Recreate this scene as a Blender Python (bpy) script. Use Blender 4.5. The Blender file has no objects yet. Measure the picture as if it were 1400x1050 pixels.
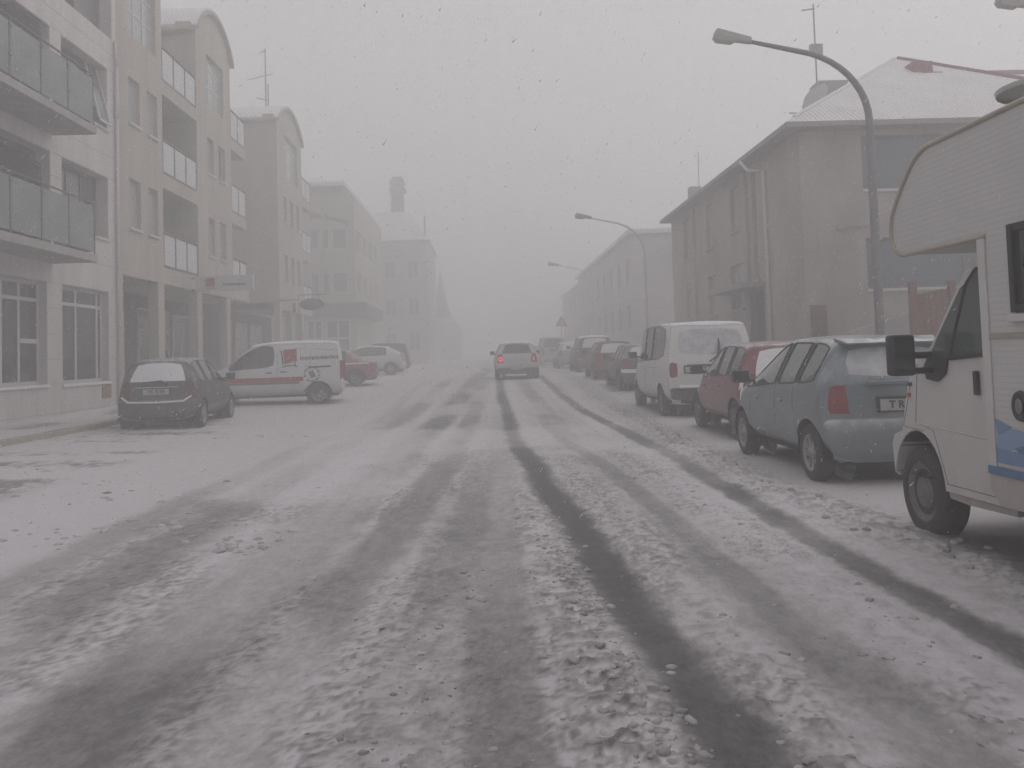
import bpy, bmesh, math, random
import numpy as np
from mathutils import Vector, Matrix
from mathutils.bvhtree import BVHTree
random.seed(7); rng = np.random.default_rng(7)
S = bpy.context.scene
COL = S.collection
R = math.radians

# ------------------------------------------------------------------ camera, sky, sun, exposure
def cam_matrix(yaw, pitch, roll):
    fwd = Vector((math.sin(yaw)*math.cos(pitch), math.cos(yaw)*math.cos(pitch), math.sin(pitch)))
    right = Vector((math.cos(yaw), -math.sin(yaw), 0)); up = right.cross(fwd)
    c, s = math.cos(roll), math.sin(roll)
    r2 = right*c - up*s; u2 = up*c + right*s
    return Matrix((r2, u2, -fwd)).transposed()
cd = bpy.data.cameras.new('camera'); cam = bpy.data.objects.new('camera', cd); COL.objects.link(cam)
cd.sensor_fit = 'HORIZONTAL'; cd.sensor_width = 36; cd.lens = 1200/1400*36
cd.shift_y = -0.0697; cd.clip_start = .05; cd.clip_end = 1000
cam.matrix_world = Matrix.Translation((0, 0, 1.45)) @ cam_matrix(.028123, R(2.7), R(1.8)).to_4x4()
S.camera = cam

SUN_EL, SUN_AZ = R(42), R(50)          # azimuth from +Y towards +X
w = bpy.data.worlds.new('World'); S.world = w; w.use_nodes = True
nt = w.node_tree; nt.nodes.clear()
out = nt.nodes.new('ShaderNodeOutputWorld'); bg = nt.nodes.new('ShaderNodeBackground')
sky = nt.nodes.new('ShaderNodeTexSky'); sky.sky_type = 'NISHITA'; sky.sun_disc = False
sky.sun_elevation = SUN_EL; sky.sun_rotation = SUN_AZ; sky.air_density = 1.0; sky.dust_density = 4.0; sky.ozone_density = 1.0
hsv = nt.nodes.new('ShaderNodeHueSaturation'); hsv.inputs['Saturation'].default_value = .05
mixw = nt.nodes.new('ShaderNodeMix'); mixw.data_type = 'RGBA'
mixw.inputs[0].default_value = .82                                   # thick overcast: mostly an even cloud deck
mixw.inputs[7].default_value = (6.85, 6.66, 6.84, 1)
nt.links.new(sky.outputs[0], hsv.inputs['Color']); nt.links.new(hsv.outputs[0], mixw.inputs[6])
nt.links.new(mixw.outputs[2], bg.inputs['Color']); bg.inputs['Strength'].default_value = .10
nt.links.new(bg.outputs[0], out.inputs[0])
sd = bpy.data.lights.new('sun', 'SUN'); sun = bpy.data.objects.new('sun', sd); COL.objects.link(sun)
sd.energy = .5; sd.angle = R(60); sd.color = (1, .97, .94)
d = Vector((math.sin(SUN_AZ)*math.cos(SUN_EL), math.cos(SUN_AZ)*math.cos(SUN_EL), math.sin(SUN_EL)))
sun.rotation_euler = d.to_track_quat('Z', 'Y').to_euler()
S.view_settings.view_transform = 'Standard'; S.view_settings.look = 'None'
S.view_settings.exposure = 0.0; S.view_settings.gamma = 1; S.view_settings.use_curve_mapping = False
S.render.engine = 'CYCLES'
S.cycles.use_denoising = True; S.cycles.denoising_prefilter = 'NONE'; S.cycles.use_adaptive_sampling = False; S.cycles.sampling_pattern = 'BLUE_NOISE'; w.cycles.sampling_method = 'NONE'
S.cycles.max_bounces = 6; S.cycles.diffuse_bounces = 3; S.cycles.glossy_bounces = 2
S.cycles.volume_bounces = 3; S.cycles.transmission_bounces = 3; S.cycles.transparent_max_bounces = 6

# ------------------------------------------------------------------ materials
MATS = {}
def mat(name, color, rough=.7, noise=0., scale=3., spec=.5, metal=0., bump=0., bscale=30., dirt=None, coat=0., emit=None, stretch=(1, 1, 1), color2=None, dust=0.):
    if name in MATS: return MATS[name]
    m = bpy.data.materials.new(name); m.use_nodes = True; MATS[name] = m
    n = m.node_tree; b = n.nodes['Principled BSDF']
    b.inputs['Roughness'].default_value = rough; b.inputs['Metallic'].default_value = metal
    b.inputs['Specular IOR Level'].default_value = spec; b.inputs['Coat Weight'].default_value = coat
    b.inputs['Base Color'].default_value = (*color, 1)
    tc = n.nodes.new('ShaderNodeTexCoord'); mp = n.nodes.new('ShaderNodeMapping'); mp.inputs['Scale'].default_value = stretch
    n.links.new(tc.outputs['Object'], mp.inputs[0])
    last = None
    if noise > 0 or color2:
        t = n.nodes.new('ShaderNodeTexNoise'); t.inputs['Scale'].default_value = scale; t.inputs['Detail'].default_value = 6; t.inputs['Roughness'].default_value = .65
        n.links.new(mp.outputs[0], t.inputs['Vector'])
        rp = n.nodes.new('ShaderNodeMapRange'); rp.inputs[1].default_value = .3; rp.inputs[2].default_value = .7
        n.links.new(t.outputs['Fac'], rp.inputs[0])
        mx = n.nodes.new('ShaderNodeMix'); mx.data_type = 'RGBA'
        c2 = color2 or tuple(c*(1+noise) for c in color); c1 = color if color2 else tuple(c*(1-noise) for c in color)
        mx.inputs[6].default_value = (*c1, 1); mx.inputs[7].default_value = (*c2, 1)
        n.links.new(rp.outputs[0], mx.inputs[0]); last = mx.outputs[2]
        n.links.new(last, b.inputs['Base Color'])
    if dirt:   # road grime: thickest low on the body, broken up by noise
        dc, z0, z1, amt = dirt
        sp = n.nodes.new('ShaderNodeSeparateXYZ'); n.links.new(tc.outputs['Object'], sp.inputs[0])
        r1 = n.nodes.new('ShaderNodeMapRange'); r1.inputs[1].default_value = z1; r1.inputs[2].default_value = z0; n.links.new(sp.outputs[2], r1.inputs[0])
        t2 = n.nodes.new('ShaderNodeTexNoise'); t2.inputs['Scale'].default_value = 5; t2.inputs['Detail'].default_value = 7
        n.links.new(tc.outputs['Object'], t2.inputs['Vector'])
        ml = n.nodes.new('ShaderNodeMath'); ml.operation = 'MULTIPLY'; n.links.new(r1.outputs[0], ml.inputs[0]); n.links.new(t2.outputs['Fac'], ml.inputs[1])
        m2 = n.nodes.new('ShaderNodeMath'); m2.operation = 'MULTIPLY'; m2.use_clamp = True; n.links.new(ml.outputs[0], m2.inputs[0]); m2.inputs[1].default_value = amt*2
        mx2 = n.nodes.new('ShaderNodeMix'); mx2.data_type = 'RGBA'; n.links.new(m2.outputs[0], mx2.inputs[0])
        if last: n.links.new(last, mx2.inputs[6])
        else: mx2.inputs[6].default_value = (*color, 1)
        mx2.inputs[7].default_value = (*dc, 1); n.links.new(mx2.outputs[2], b.inputs['Base Color'])
        r3 = n.nodes.new('ShaderNodeMapRange'); r3.inputs[3].default_value = rough; r3.inputs[4].default_value = .85; n.links.new(m2.outputs[0], r3.inputs[0]); n.links.new(r3.outputs[0], b.inputs['Roughness'])
    if dust > 0:      # a thin sifting of snow on whatever faces the sky
        ge = n.nodes.new('ShaderNodeNewGeometry'); sp2_ = n.nodes.new('ShaderNodeSeparateXYZ'); n.links.new(ge.outputs['Normal'], sp2_.inputs[0])
        ra = n.nodes.new('ShaderNodeMapRange'); ra.inputs[1].default_value = .25; ra.inputs[2].default_value = .95; n.links.new(sp2_.outputs[2], ra.inputs[0])
        t4 = n.nodes.new('ShaderNodeTexNoise'); t4.inputs['Scale'].default_value = 7; t4.inputs['Detail'].default_value = 8; t4.inputs['Roughness'].default_value = .7; n.links.new(tc.outputs['Object'], t4.inputs['Vector'])
        r5 = n.nodes.new('ShaderNodeMapRange'); r5.inputs[1].default_value = .35; r5.inputs[2].default_value = .62; n.links.new(t4.outputs['Fac'], r5.inputs[0])
        m5 = n.nodes.new('ShaderNodeMath'); m5.operation = 'MULTIPLY'; n.links.new(ra.outputs[0], m5.inputs[0]); n.links.new(r5.outputs[0], m5.inputs[1])
        m6 = n.nodes.new('ShaderNodeMath'); m6.operation = 'MULTIPLY'; m6.inputs[1].default_value = dust; n.links.new(m5.outputs[0], m6.inputs[0])
        mx6 = n.nodes.new('ShaderNodeMix'); mx6.data_type = 'RGBA'; n.links.new(m6.outputs[0], mx6.inputs[0]); n.links.new(b.inputs['Base Color'].links[0].from_socket, mx6.inputs[6]); mx6.inputs[7].default_value = (.74, .74, .76, 1)
        n.links.new(mx6.outputs[2], b.inputs['Base Color'])
    if bump > 0:
        t3 = n.nodes.new('ShaderNodeTexNoise'); t3.inputs['Scale'].default_value = bscale; t3.inputs['Detail'].default_value = 5
        n.links.new(mp.outputs[0], t3.inputs['Vector'])
        bp = n.nodes.new('ShaderNodeBump'); bp.inputs['Strength'].default_value = bump; bp.inputs['Distance'].default_value = .02
        n.links.new(t3.outputs['Fac'], bp.inputs['Height']); n.links.new(bp.outputs[0], b.inputs['Normal'])
    if emit:
        b.inputs['Emission Color'].default_value = (*emit[0], 1); b.inputs['Emission Strength'].default_value = emit[1]
    return m
M_clad = mat('white_cladding', (.60, .555, .54), .6, .13, 1.2, bump=.1, stretch=(1.5, 1.5, .25))
M_joint = mat('cladding_joint', (.32, .3, .3), .8)
M_beige = mat('beige_render', (.45, .41, .36), .8, .15, 1.1, bump=.15, bscale=40, stretch=(1.5, 1.5, .18))
M_beige2 = mat('beige_render_far', (.43, .40, .35), .8, .10, .9, bump=.1, stretch=(1.5, 1.5, .2))
M_farwall = mat('haze_paled_wall', (.50, .48, .47), .85, .12, .5, bump=.1)  # far house and church: wall colour paled to imitate thicker haze
M_grey = mat('grey_render', (.33, .31, .30), .85, .10, .5, bump=.1)
M_pink = mat('damp_pebbledash', (.37, .33, .305), .9, .24, .8, bump=.3, bscale=60, stretch=(1, 1, .45))
M_pink2 = mat('haze_paled_render', (.57, .55, .54), .9, .12, .5, bump=.2)  # distant right-hand blocks: haze fade put into the wall colour
M_dark = mat('dark_interior', (.035, .033, .033), .8)
M_frame = mat('white_frame', (.58, .56, .55), .5, .05, 4)
M_framed = mat('grey_frame', (.13, .125, .125), .5, .05, 4)
M_rail = mat('rail_metal', (.12, .10, .10), .45, metal=.3)
M_glass = mat('window_glass', (.10, .105, .11), .06, .25, .8, spec=.8)
M_glassd = mat('shop_glass', (.035, .037, .04), .08, .2, .8, spec=.7)
M_glassb = mat('pale_blind_glass', (.42, .44, .43), .12, .15, .6, spec=.6)
M_glassf = mat('haze_paled_glass', (.24, .235, .24), .1, .2, .8, spec=.6)  # far windows: panes lightened so their colour carries some haze fade
M_green = mat('green_tinted_glass', (.22, .255, .258), .10, .25, 1.1, spec=.6)
M_green.node_tree.nodes['Principled BSDF'].inputs['Alpha'].default_value = .72
M_panel = mat('frosted_panel', (.62, .62, .62), .35, .05, 2)
M_conc = mat('concrete', (.36, .34, .33), .85, .2, 2.5, bump=.2)
M_concd = mat('concrete_soffit', (.28, .26, .26), .85, .15, 2)
M_snow = mat('snow', (.80, .80, .82), .75, .04, 6, bump=.35, bscale=14)
M_roofsnow = mat('snow_on_roof', (.80, .80, .82), .8, .03, 2, bump=.2, bscale=5)
M_red = mat('red_roof_iron', (.20, .045, .05), .6, .15, 3)
M_lamp = mat('galvanised', (.22, .22, .225), .5, .12, 6, metal=.3)
M_lamp2 = mat('haze_paled_steel', (.62, .62, .62), .7, .12, 6)  # paler copy of the lamp steel, imitating haze on the distant lamps
M_lampw = mat('lamp_housing', (.42, .43, .41), .5, .05, 6)
M_lens = mat('lamp_lens', (.45, .42, .38), .2, .05, 6)
M_black = mat('black_plastic', (.022, .022, .024), .55, .2, 8, dirt=((.2, .19, .19), .0, 1.3, .35))
M_tyre = mat('tyre_rubber', (.022, .022, .023), .85, .2, 12, color2=(.05, .047, .047))
M_rim = mat('alloy', (.30, .29, .29), .5, .15, 8, metal=.5)
M_rimw = mat('steel_rim', (.14, .13, .125), .6, .3, 8)
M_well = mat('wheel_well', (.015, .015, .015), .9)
M_plate = mat('plate_white', (.40, .395, .395), .6, .2, 9)
M_ink = mat('dark_lettering', (.05, .05, .055), .6)
M_inkb = mat('plate_blue', (.03, .06, .22), .5)
M_tail = mat('red_lens', (.21, .028, .03), .15, .1, 6, spec=.6)
M_tailw = mat('clear_lens', (.42, .36, .36), .15, .1, 6, spec=.6)
M_tailon = mat('lit_red_lens', (.5, .03, .04), .2, emit=((1, .06, .08), 1.1))
M_orange = mat('amber_lens', (.45, .12, .03), .3)
M_cglass = mat('car_glass', (.025, .03, .03), .04, .2, 3, spec=.9)
M_cglassg = mat('car_glass_green', (.07, .085, .082), .06, .2, 3, spec=.9)
M_frost = mat('frosted_rear_glass', (.50, .51, .53), .5, .25, 6, bump=.3, bscale=40)
M_signw = mat('sign_white', (.60, .59, .62), .5, .03, 3)
M_logo = mat('logo_red', (.33, .035, .04), .6, .15, 14)
M_kerb = mat('yellow_kerb', (.30, .26, .17), .85, .2, 5, color2=(.45, .42, .36), bump=.3)
M_wood = mat('brown_fence_wood', (.17, .085, .07), .85, .2, 6, stretch=(6, 6, 1), bump=.2)
M_cream = mat('motorhome_cream', (.57, .555, .54), .4, .03, 2, dirt=((.30, .27, .26), .3, 1.2, .35))
M_gold = mat('anodised_trim', (.42, .38, .32), .45, .1, 6, metal=.3)

# ------------------------------------------------------------------ mesh helpers
ORG = {}
def root_of(o):
    while o.parent: o = o.parent
    return o
class MB:
    def __init__(s): s.v = []; s.f = []
    def quad(s, *p):
        i = len(s.v); s.v += [tuple(q) for q in p]; s.f.append(tuple(range(i, i+len(p)))); return s
    def hexa(s, p):                      # 8 corners: bottom 4 ccw, top 4 ccw
        i = len(s.v); s.v += [tuple(q) for q in p]
        s.f += [tuple(i+k for k in q) for q in ((3, 2, 1, 0), (4, 5, 6, 7), (0, 1, 5, 4), (1, 2, 6, 5), (2, 3, 7, 6), (3, 0, 4, 7))]; return s
    def box(s, x0, x1, y0, y1, z0, z1):
        return s.hexa([(x0, y0, z0), (x1, y0, z0), (x1, y1, z0), (x0, y1, z0), (x0, y0, z1), (x1, y0, z1), (x1, y1, z1), (x0, y1, z1)])
    def fbox(s, F, a0, a1, b0, b1, d0, d1):
        return s.hexa([F(a0, b0, d0), F(a1, b0, d0), F(a1, b0, d1), F(a0, b0, d1), F(a0, b1, d0), F(a1, b1, d0), F(a1, b1, d1), F(a0, b1, d1)])
    def prism(s, poly, off):             # planar polygon extruded by vector
        n = len(poly); i = len(s.v); o = Vector(off)
        s.v += [tuple(p) for p in poly] + [tuple(Vector(p)+o) for p in poly]
        s.f.append(tuple(range(i, i+n))); s.f.append(tuple(range(i+2*n-1, i+n-1, -1)))
        for k in range(n): s.f.append((i+k, i+(k+1) % n, i+n+(k+1) % n, i+n+k))
        return s
    def tube(s, pts, r, n=8, caps=True):
        pts = [Vector(p) for p in pts]; rr = r if isinstance(r, (list, tuple)) else [r]*len(pts); i0 = len(s.v)
        for k, p in enumerate(pts):
            t = (pts[min(k+1, len(pts)-1)]-pts[max(k-1, 0)]).normalized()
            a = t.cross(Vector((0, 0, 1)) if abs(t.z) < .9 else Vector((1, 0, 0))).normalized(); b = t.cross(a)
            for j in range(n):
                an = 2*math.pi*j/n; s.v.append(tuple(p+(a*math.cos(an)+b*math.sin(an))*rr[k]))
        for k in range(len(pts)-1):
            for j in range(n): s.f.append((i0+k*n+j, i0+k*n+(j+1) % n, i0+(k+1)*n+(j+1) % n, i0+(k+1)*n+j))
        if caps:
            s.f.append(tuple(i0+j for j in range(n-1, -1, -1))); s.f.append(tuple(i0+(len(pts)-1)*n+j for j in range(n)))
        return s
    def lathe(s, prof, n=24, axis='X', c=(0, 0, 0)):   # prof: (axial, radius)
        i0 = len(s.v); c = Vector(c)
        for (a, r) in prof:
            for j in range(n):
                an = 2*math.pi*j/n; u, w_ = r*math.cos(an), r*math.sin(an)
                s.v.append(tuple(c+Vector((a, u, w_) if axis == 'X' else (u, a, w_) if axis == 'Y' else (u, w_, a))))
        for k in range(len(prof)-1):
            for j in range(n): s.f.append((i0+k*n+j, i0+k*n+(j+1) % n, i0+(k+1)*n+(j+1) % n, i0+(k+1)*n+j))
        return s
    def build(s, name, m, parent=None, smooth=False, bevel=0, world=True, kind=None):
        me = bpy.data.meshes.new(name)
        o_ = ORG.get(root_of(parent).name, (0, 0, 0)) if parent and world else (0, 0, 0)
        me.from_pydata([(p[0]-o_[0], p[1]-o_[1], p[2]-o_[2]) for p in s.v], [], s.f); me.update()
        me.materials.append(m)
        if smooth: me.polygons.foreach_set('use_smooth', [True]*len(me.polygons))
        o = bpy.data.objects.new(name, me); COL.objects.link(o)
        if parent: o.parent = parent
        if bevel:
            b = o.modifiers.new('bevel', 'BEVEL'); b.width = bevel; b.segments = 2; b.limit_method = 'ANGLE'
        if kind: o['kind'] = kind
        return o
def thing(name, label, cat, loc=(0, 0, 0), rz=0, group=None):
    o = bpy.data.objects.new(name, None); COL.objects.link(o); o.location = loc; o.rotation_euler = (0, 0, rz)
    o.empty_display_size = .2; o['label'] = label; o['category'] = cat
    if group: o['group'] = group
    ORG[o.name] = tuple(loc); return o
def tag(o, label, cat, group=None):
    o['label'] = label; o['category'] = cat
    if group: o['group'] = group
    return o
class Fr:                                 # facade frame: a along the wall, b up, d outwards
    def __init__(s, o, u, n): s.o, s.u, s.n = Vector(o), Vector(u), Vector(n)
    def __call__(s, a, b, d=0): return s.o+s.u*a+Vector((0, 0, b))+s.n*d
def wall(mb, F, a0, a1, b0, b1, holes=(), reveal=.25):
    A = sorted({a0, a1, *[h[0] for h in holes], *[h[2] for h in holes]}); A = [a for a in A if a0 <= a <= a1]
    B = sorted({b0, b1, *[h[1] for h in holes], *[h[3] for h in holes]}); B = [b for b in B if b0 <= b <= b1]
    for i in range(len(A)-1):
        for j in range(len(B)-1):
            ca, cb = (A[i]+A[i+1])/2, (B[j]+B[j+1])/2
            if any(h[0] < ca < h[2] and h[1] < cb < h[3] for h in holes): continue
            mb.quad(F(A[i], B[j]), F(A[i+1], B[j]), F(A[i+1], B[j+1]), F(A[i], B[j+1]))
    for (p, q, r, t) in [h[:4] for h in holes]:
        rv = reveal
        mb.quad(F(p, q), F(r, q), F(r, q, -rv), F(p, q, -rv)); mb.quad(F(p, t), F(r, t), F(r, t, -rv), F(p, t, -rv))
        mb.quad(F(p, q), F(p, t), F(p, t, -rv), F(p, q, -rv)); mb.quad(F(r, q), F(r, t), F(r, t, -rv), F(r, q, -rv))
def window(F, a0, b0, a1, b1, parent, cols=(), rows=(), depth=.12, fm=None, gm=None, w=.055, sill=None, cells=None, name='window'):
    fm = fm or M_frame; gm = gm or M_glass
    fb = MB(); d0, d1 = -depth-.05, -depth
    As = [a0]+list(cols)+[a1]; Bs = [b0]+list(rows)+[b1]
    for k, a in enumerate(As):
        l, r = (a, a+w) if k == 0 else (a-w, a) if k == len(As)-1 else (a-w/2, a+w/2)
        fb.fbox(F, l, r, b0, b1, d0, d1)
    for k, b in enumerate(Bs):
        l, r = (b, b+w) if k == 0 else (b-w, b) if k == len(Bs)-1 else (b-w/2, b+w/2)
        fb.fbox(F, a0+w, a1-w, l, r, d0-.003, d1-.004)
    o = fb.build(name, fm, parent)
    for i in range(len(As)-1):
        for j in range(len(Bs)-1):
            g = MB(); g.fbox(F, As[i]+w*.5, As[i+1]-w*.5, Bs[j]+w*.5, Bs[j+1]-w*.5, d0+.012, d0+.026)
            g.build('pane', gm, o)
    if sill is not None:
        sb = MB(); sb.fbox(F, a0-.04, a1+.04, b0-.07, b0-.003, -depth+.01, .07); sb.build('sill', sill, o)
    return o
def copy_tree(o, parent=None):
    c = o.copy(); COL.objects.link(c)
    if parent: c.parent = parent
    for ch in list(o.children): copy_tree(ch, c)
    return c
def text(body, size, m, parent, matrix, name='lettering', extrude=.004, shear=0, spacing=1, bold=.035):
    cu = bpy.data.curves.new(name, 'FONT'); cu.body = body; cu.size = size; cu.extrude = extrude; cu.align_x = 'CENTER'; cu.align_y = 'CENTER'
    cu.shear = shear; cu.space_character = spacing; cu.resolution_u = 3; cu.offset = bold*size
    t = bpy.data.objects.new('tmp', cu); COL.objects.link(t)
    dg = bpy.context.evaluated_depsgraph_get(); me = bpy.data.meshes.new_from_object(t.evaluated_get(dg)); bpy.data.objects.remove(t)
    me.transform(matrix); me.materials.clear(); me.materials.append(m); me.name = name
    o = bpy.data.objects.new(name, me); COL.objects.link(o); o.parent = parent; return o

# ------------------------------------------------------------------ ground
def sm(t): t = np.clip(t, 0, 1); return t*t*(3-2*t)
def gz(X, Y):
    X = np.asarray(X, float); Y = np.asarray(Y, float)
    return .5*sm((Y-18)/22) + np.maximum(0, Y-40)*.006 + .02*np.maximum(0, -X-2) + .012*np.maximum(0, X-2.6)
def hash2(ix, iy, seed):
    h = (ix.astype(np.int64)*374761393 + iy.astype(np.int64)*668265263 + seed*144665) & 0x7fffffff
    h = ((h ^ (h >> 13))*1274126177) & 0x7fffffff
    return ((h ^ (h >> 16)) & 0xffff)/65535.
def vnoise(x, y, seed=0):
    ix, iy = np.floor(x), np.floor(y); fx, fy = x-ix, y-iy
    fx = fx*fx*fx*(fx*(fx*6-15)+10); fy = fy*fy*fy*(fy*(fy*6-15)+10)
    a = hash2(ix, iy, seed); b = hash2(ix+1, iy, seed); c = hash2(ix, iy+1, seed); d_ = hash2(ix+1, iy+1, seed)
    return (a+(b-a)*fx)*(1-fy)+(c+(d_-c)*fx)*fy
def fbm(x, y, seed=0, o=4, g=.5):
    s, a, t = 0, 1, 0
    for k in range(o):
        s = s+a*vnoise(x*2**k, y*2**k, seed+k*17); t += a; a *= g
    return s/t
TRACKS = [  # (y, x) centre line, half width, dirt, depth, ymax, edge softness
    ([(3, .88), (5, .79), (7, .72), (10, .55), (16, .40), (24, .37), (60, .5)], .135, .92, .012, 60, 1.25),
    ([(3, .02), (24, .2), (60, .3)], .160, .44, .006, 22, .6),
    ([(3, -1.70), (6.5, -1.56), (14, -1.33), (30, -.75), (60, .0)], .30, .62, .010, 60, 1.1),
    ([(3, -1.03), (6, -.92), (13, -.57), (27, -.34), (60, .2)], .20, .46, .006, 50, 1.0),
    ([(3, -.34), (4.5, -.33), (8, -.22), (14, -.1)], .17, .44, .006, 11, .9),
    ([(3, 2.46), (7, 2.38), (15, 2.46), (22, 2.2), (60, 2.1)], .125, .74, .010, 60, 1.0),
    ([(3, 1.57), (7, 1.52), (11, 1.36), (30, 1.3), (60, 1.3)], .21, .44, .006, 50, .8),
    ([(3, -2.55), (7, -2.66), (14, -2.5), (22, -1.97), (60, -1.2)], .24, .42, .006, 40, 1.1),
    ([(3, 1.6), (10, 1.46), (16, 1.18), (24, 1.0)], .11, .42, .006, 22, .7),
    ([(3, -3.2), (8, -3.2), (14, -3.0), (22, -2.4)], .22, .33, .004, 24, 1.1),
]
def road_fields(X, Y):
    inroad = sm((X+3.6)/.8)*sm((3.3-X)/.5)
    streak = (fbm(X*2.3, Y*.07, 201, 3)-.5)*.30+(fbm(X*8.5, Y*.16, 211, 3)-.5)*.20
    dirt = .13+.09*sm((X+3.2)/1.2)*sm((2.2-X)/.8)*sm((12-Y)/7)+streak*inroad; h = np.zeros(X.shape)
    wob = (fbm(X*.0+Y*.35, Y*0+3.1, 5, 3)-.5)*.10
    edge = (fbm(X*6, Y*2.6, 11, 4)-.5)+.55*(fbm(X*24, Y*16, 13, 3)-.5)
    big = fbm(X*.55, Y*.22, 21, 3); tr = np.zeros(X.shape)
    for (pl, hw, dr, dp, ym, soft) in TRACKS:
        ys, xs = zip(*pl); c = np.interp(Y, ys, xs)+wob
        dd = np.abs(X-c)/hw+edge*.8
        m = sm((1.05+soft*.5-dd)/soft)*sm((ym-Y)/8+.5)
        brk = .40+.60*sm((fbm(X*.8+hw*31, Y*.30, 31, 3)-.32)/.25)
        if dr > .7: brk = .75+.25*brk
        if abs(hw-.160) < .0001: brk = .5+.5*sm((9-Y)/4)
        dirt = dirt+m*np.maximum(0, dr*brk-dirt*.6); h -= m*dp; tr = np.maximum(tr, m*min(1, dr*1.6))
    fine = fbm(X*14, Y*10, 41, 4); lump = fbm(X*9+3, Y*7, 51, 3); lum2 = fbm(X*22, Y*17, 61, 3)
    grit = fbm(X*36, Y*30, 141, 3); grit2 = fbm(X*17+5, Y*13, 151, 2)
    ridge = (1-.95*tr)*inroad
    patch = sm((fbm(X*1.1+11, Y*.55, 161, 3)-.38)/.20)*sm((18-Y)/9+.15)
    h += ridge*(np.maximum(0, lump-.5)*.018+patch*(np.maximum(0, grit2-.5)*.020+np.maximum(0, grit-.5)*.014))+.004*(fine-.5)
    dirt = dirt+ridge*patch*(sm((grit-.52)/.09)*.26+sm((grit2-.56)/.08)*.14)+ridge*sm((lum2-.53)/.12)*.08
    cb = (np.exp(-((X-np.interp(Y, [3, 5, 9, 16], [.50, .44, .30, .3]))/.19)**2)+.5*np.exp(-((X-1.15)/.16)**2)+.4*np.exp(-((X+.38)/.17)**2)+.4*np.exp(-((X-2.0)/.2)**2))*sm((11-Y)/5)
    k1 = fbm(X*15+2, Y*13, 171, 2); k2 = fbm(X*15+2.2, Y*13+.45, 171, 2)
    dirt = dirt+cb*(sm((k1-.50)/.09)*.34-.05); h += cb*np.maximum(0, k1-.45)*.065
    # blown fresh snow lying across the tracks in sheets
    sheet = sm((fbm(X*.30+7, Y*.26, 81, 4)-.44)/.20)*sm((Y-4.2)/4)*(.55+.45*sm((22-Y)/6))
    dirt = dirt*(1-.70*sheet*inroad*(1-.35*tr)); h = h*(1-.6*sheet*inroad)
    dirt = dirt+(fine-.5)*.16*(.4+inroad)
    # ploughed berm along the parked cars
    bx = np.interp(Y, [3, 6, 9, 12, 18, 32, 60], [3.3, 3.2, 2.82, 2.9, 3.1, 3.2, 3.3])
    be = np.exp(-((X-bx)/.34)**2); h += be*(.012+.06*np.maximum(0, lump-.38)+.03*lum2); dirt = dirt+be*(.30*sm((lum2-.46)/.14)+.06)
    # left parking side: wind-scoured snow with bare asphalt showing in streaks across the drift
    left = sm((-3.6-X)/.8)
    sc = fbm(X*.55+(Y*.18), Y*1.5, 91, 4)
    bare = sm((sc+.5*(fine-.5)+.25*(lum2-.5)-.555)/.13)*sm((21-Y)/3)*sm((-4.9-X)/.8)
    dirt = np.where(left > 0, dirt*(1-left)+left*(.10+.50*bare+.10*(fine-.4)), dirt); h += left*(.02-.02*bare+.012*fbm(X*1.5, Y*4, 95, 3))
    # bare road under the vehicles parked on the right, darkened further as shadow
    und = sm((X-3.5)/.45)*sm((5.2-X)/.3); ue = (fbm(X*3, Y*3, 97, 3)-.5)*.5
    u = sm((X-3.05+ue*.6)/.5)*sm((4.7-X)/.4)*sm((Y-2.4)/.4)*sm((6.5-Y+ue*.6)/.4); dirt = dirt*(1-u)+u*.95; h = h*(1-.8*u)  # dirt here stands for bare road plus shadow
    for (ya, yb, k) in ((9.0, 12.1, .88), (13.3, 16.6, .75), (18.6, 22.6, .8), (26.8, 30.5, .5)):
        u = und*sm((Y-ya+ue)/.35)*sm((yb-Y+ue)/.35); dirt = dirt*(1-u)+u*k; h = h*(1-.7*u)  # dirt here stands for bare road plus shadow
    return np.clip(dirt, 0, 1), h
def grid_mesh(name, xs, ys, zfun, m, attr=None):
    X, Y = np.meshgrid(xs, ys); ny, nx = X.shape
    dirt, Z = zfun(X, Y)
    co = np.stack([X, Y, Z], -1).reshape(-1, 3).astype(np.float32)
    idx = np.arange(ny*nx).reshape(ny, nx)
    q = np.stack([idx[:-1, :-1], idx[:-1, 1:], idx[1:, 1:], idx[1:, :-1]], -1).reshape(-1, 4)
    me = bpy.data.meshes.new(name); me.vertices.add(len(co)); me.vertices.foreach_set('co', co.ravel())
    me.loops.add(q.size); me.loops.foreach_set('vertex_index', q.ravel().astype(np.int32))
    me.polygons.add(len(q)); me.polygons.foreach_set('loop_start', np.arange(0, q.size, 4, dtype=np.int32))
    me.polygons.foreach_set('use_smooth', np.ones(len(q), bool))
    me.update(calc_edges=True)
    a = me.attributes.new('dirt', 'FLOAT', 'POINT'); a.data.foreach_set('value', dirt.ravel().astype(np.float32))
    me.materials.append(m); o = bpy.data.objects.new(name, me); COL.objects.link(o); return o
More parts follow.
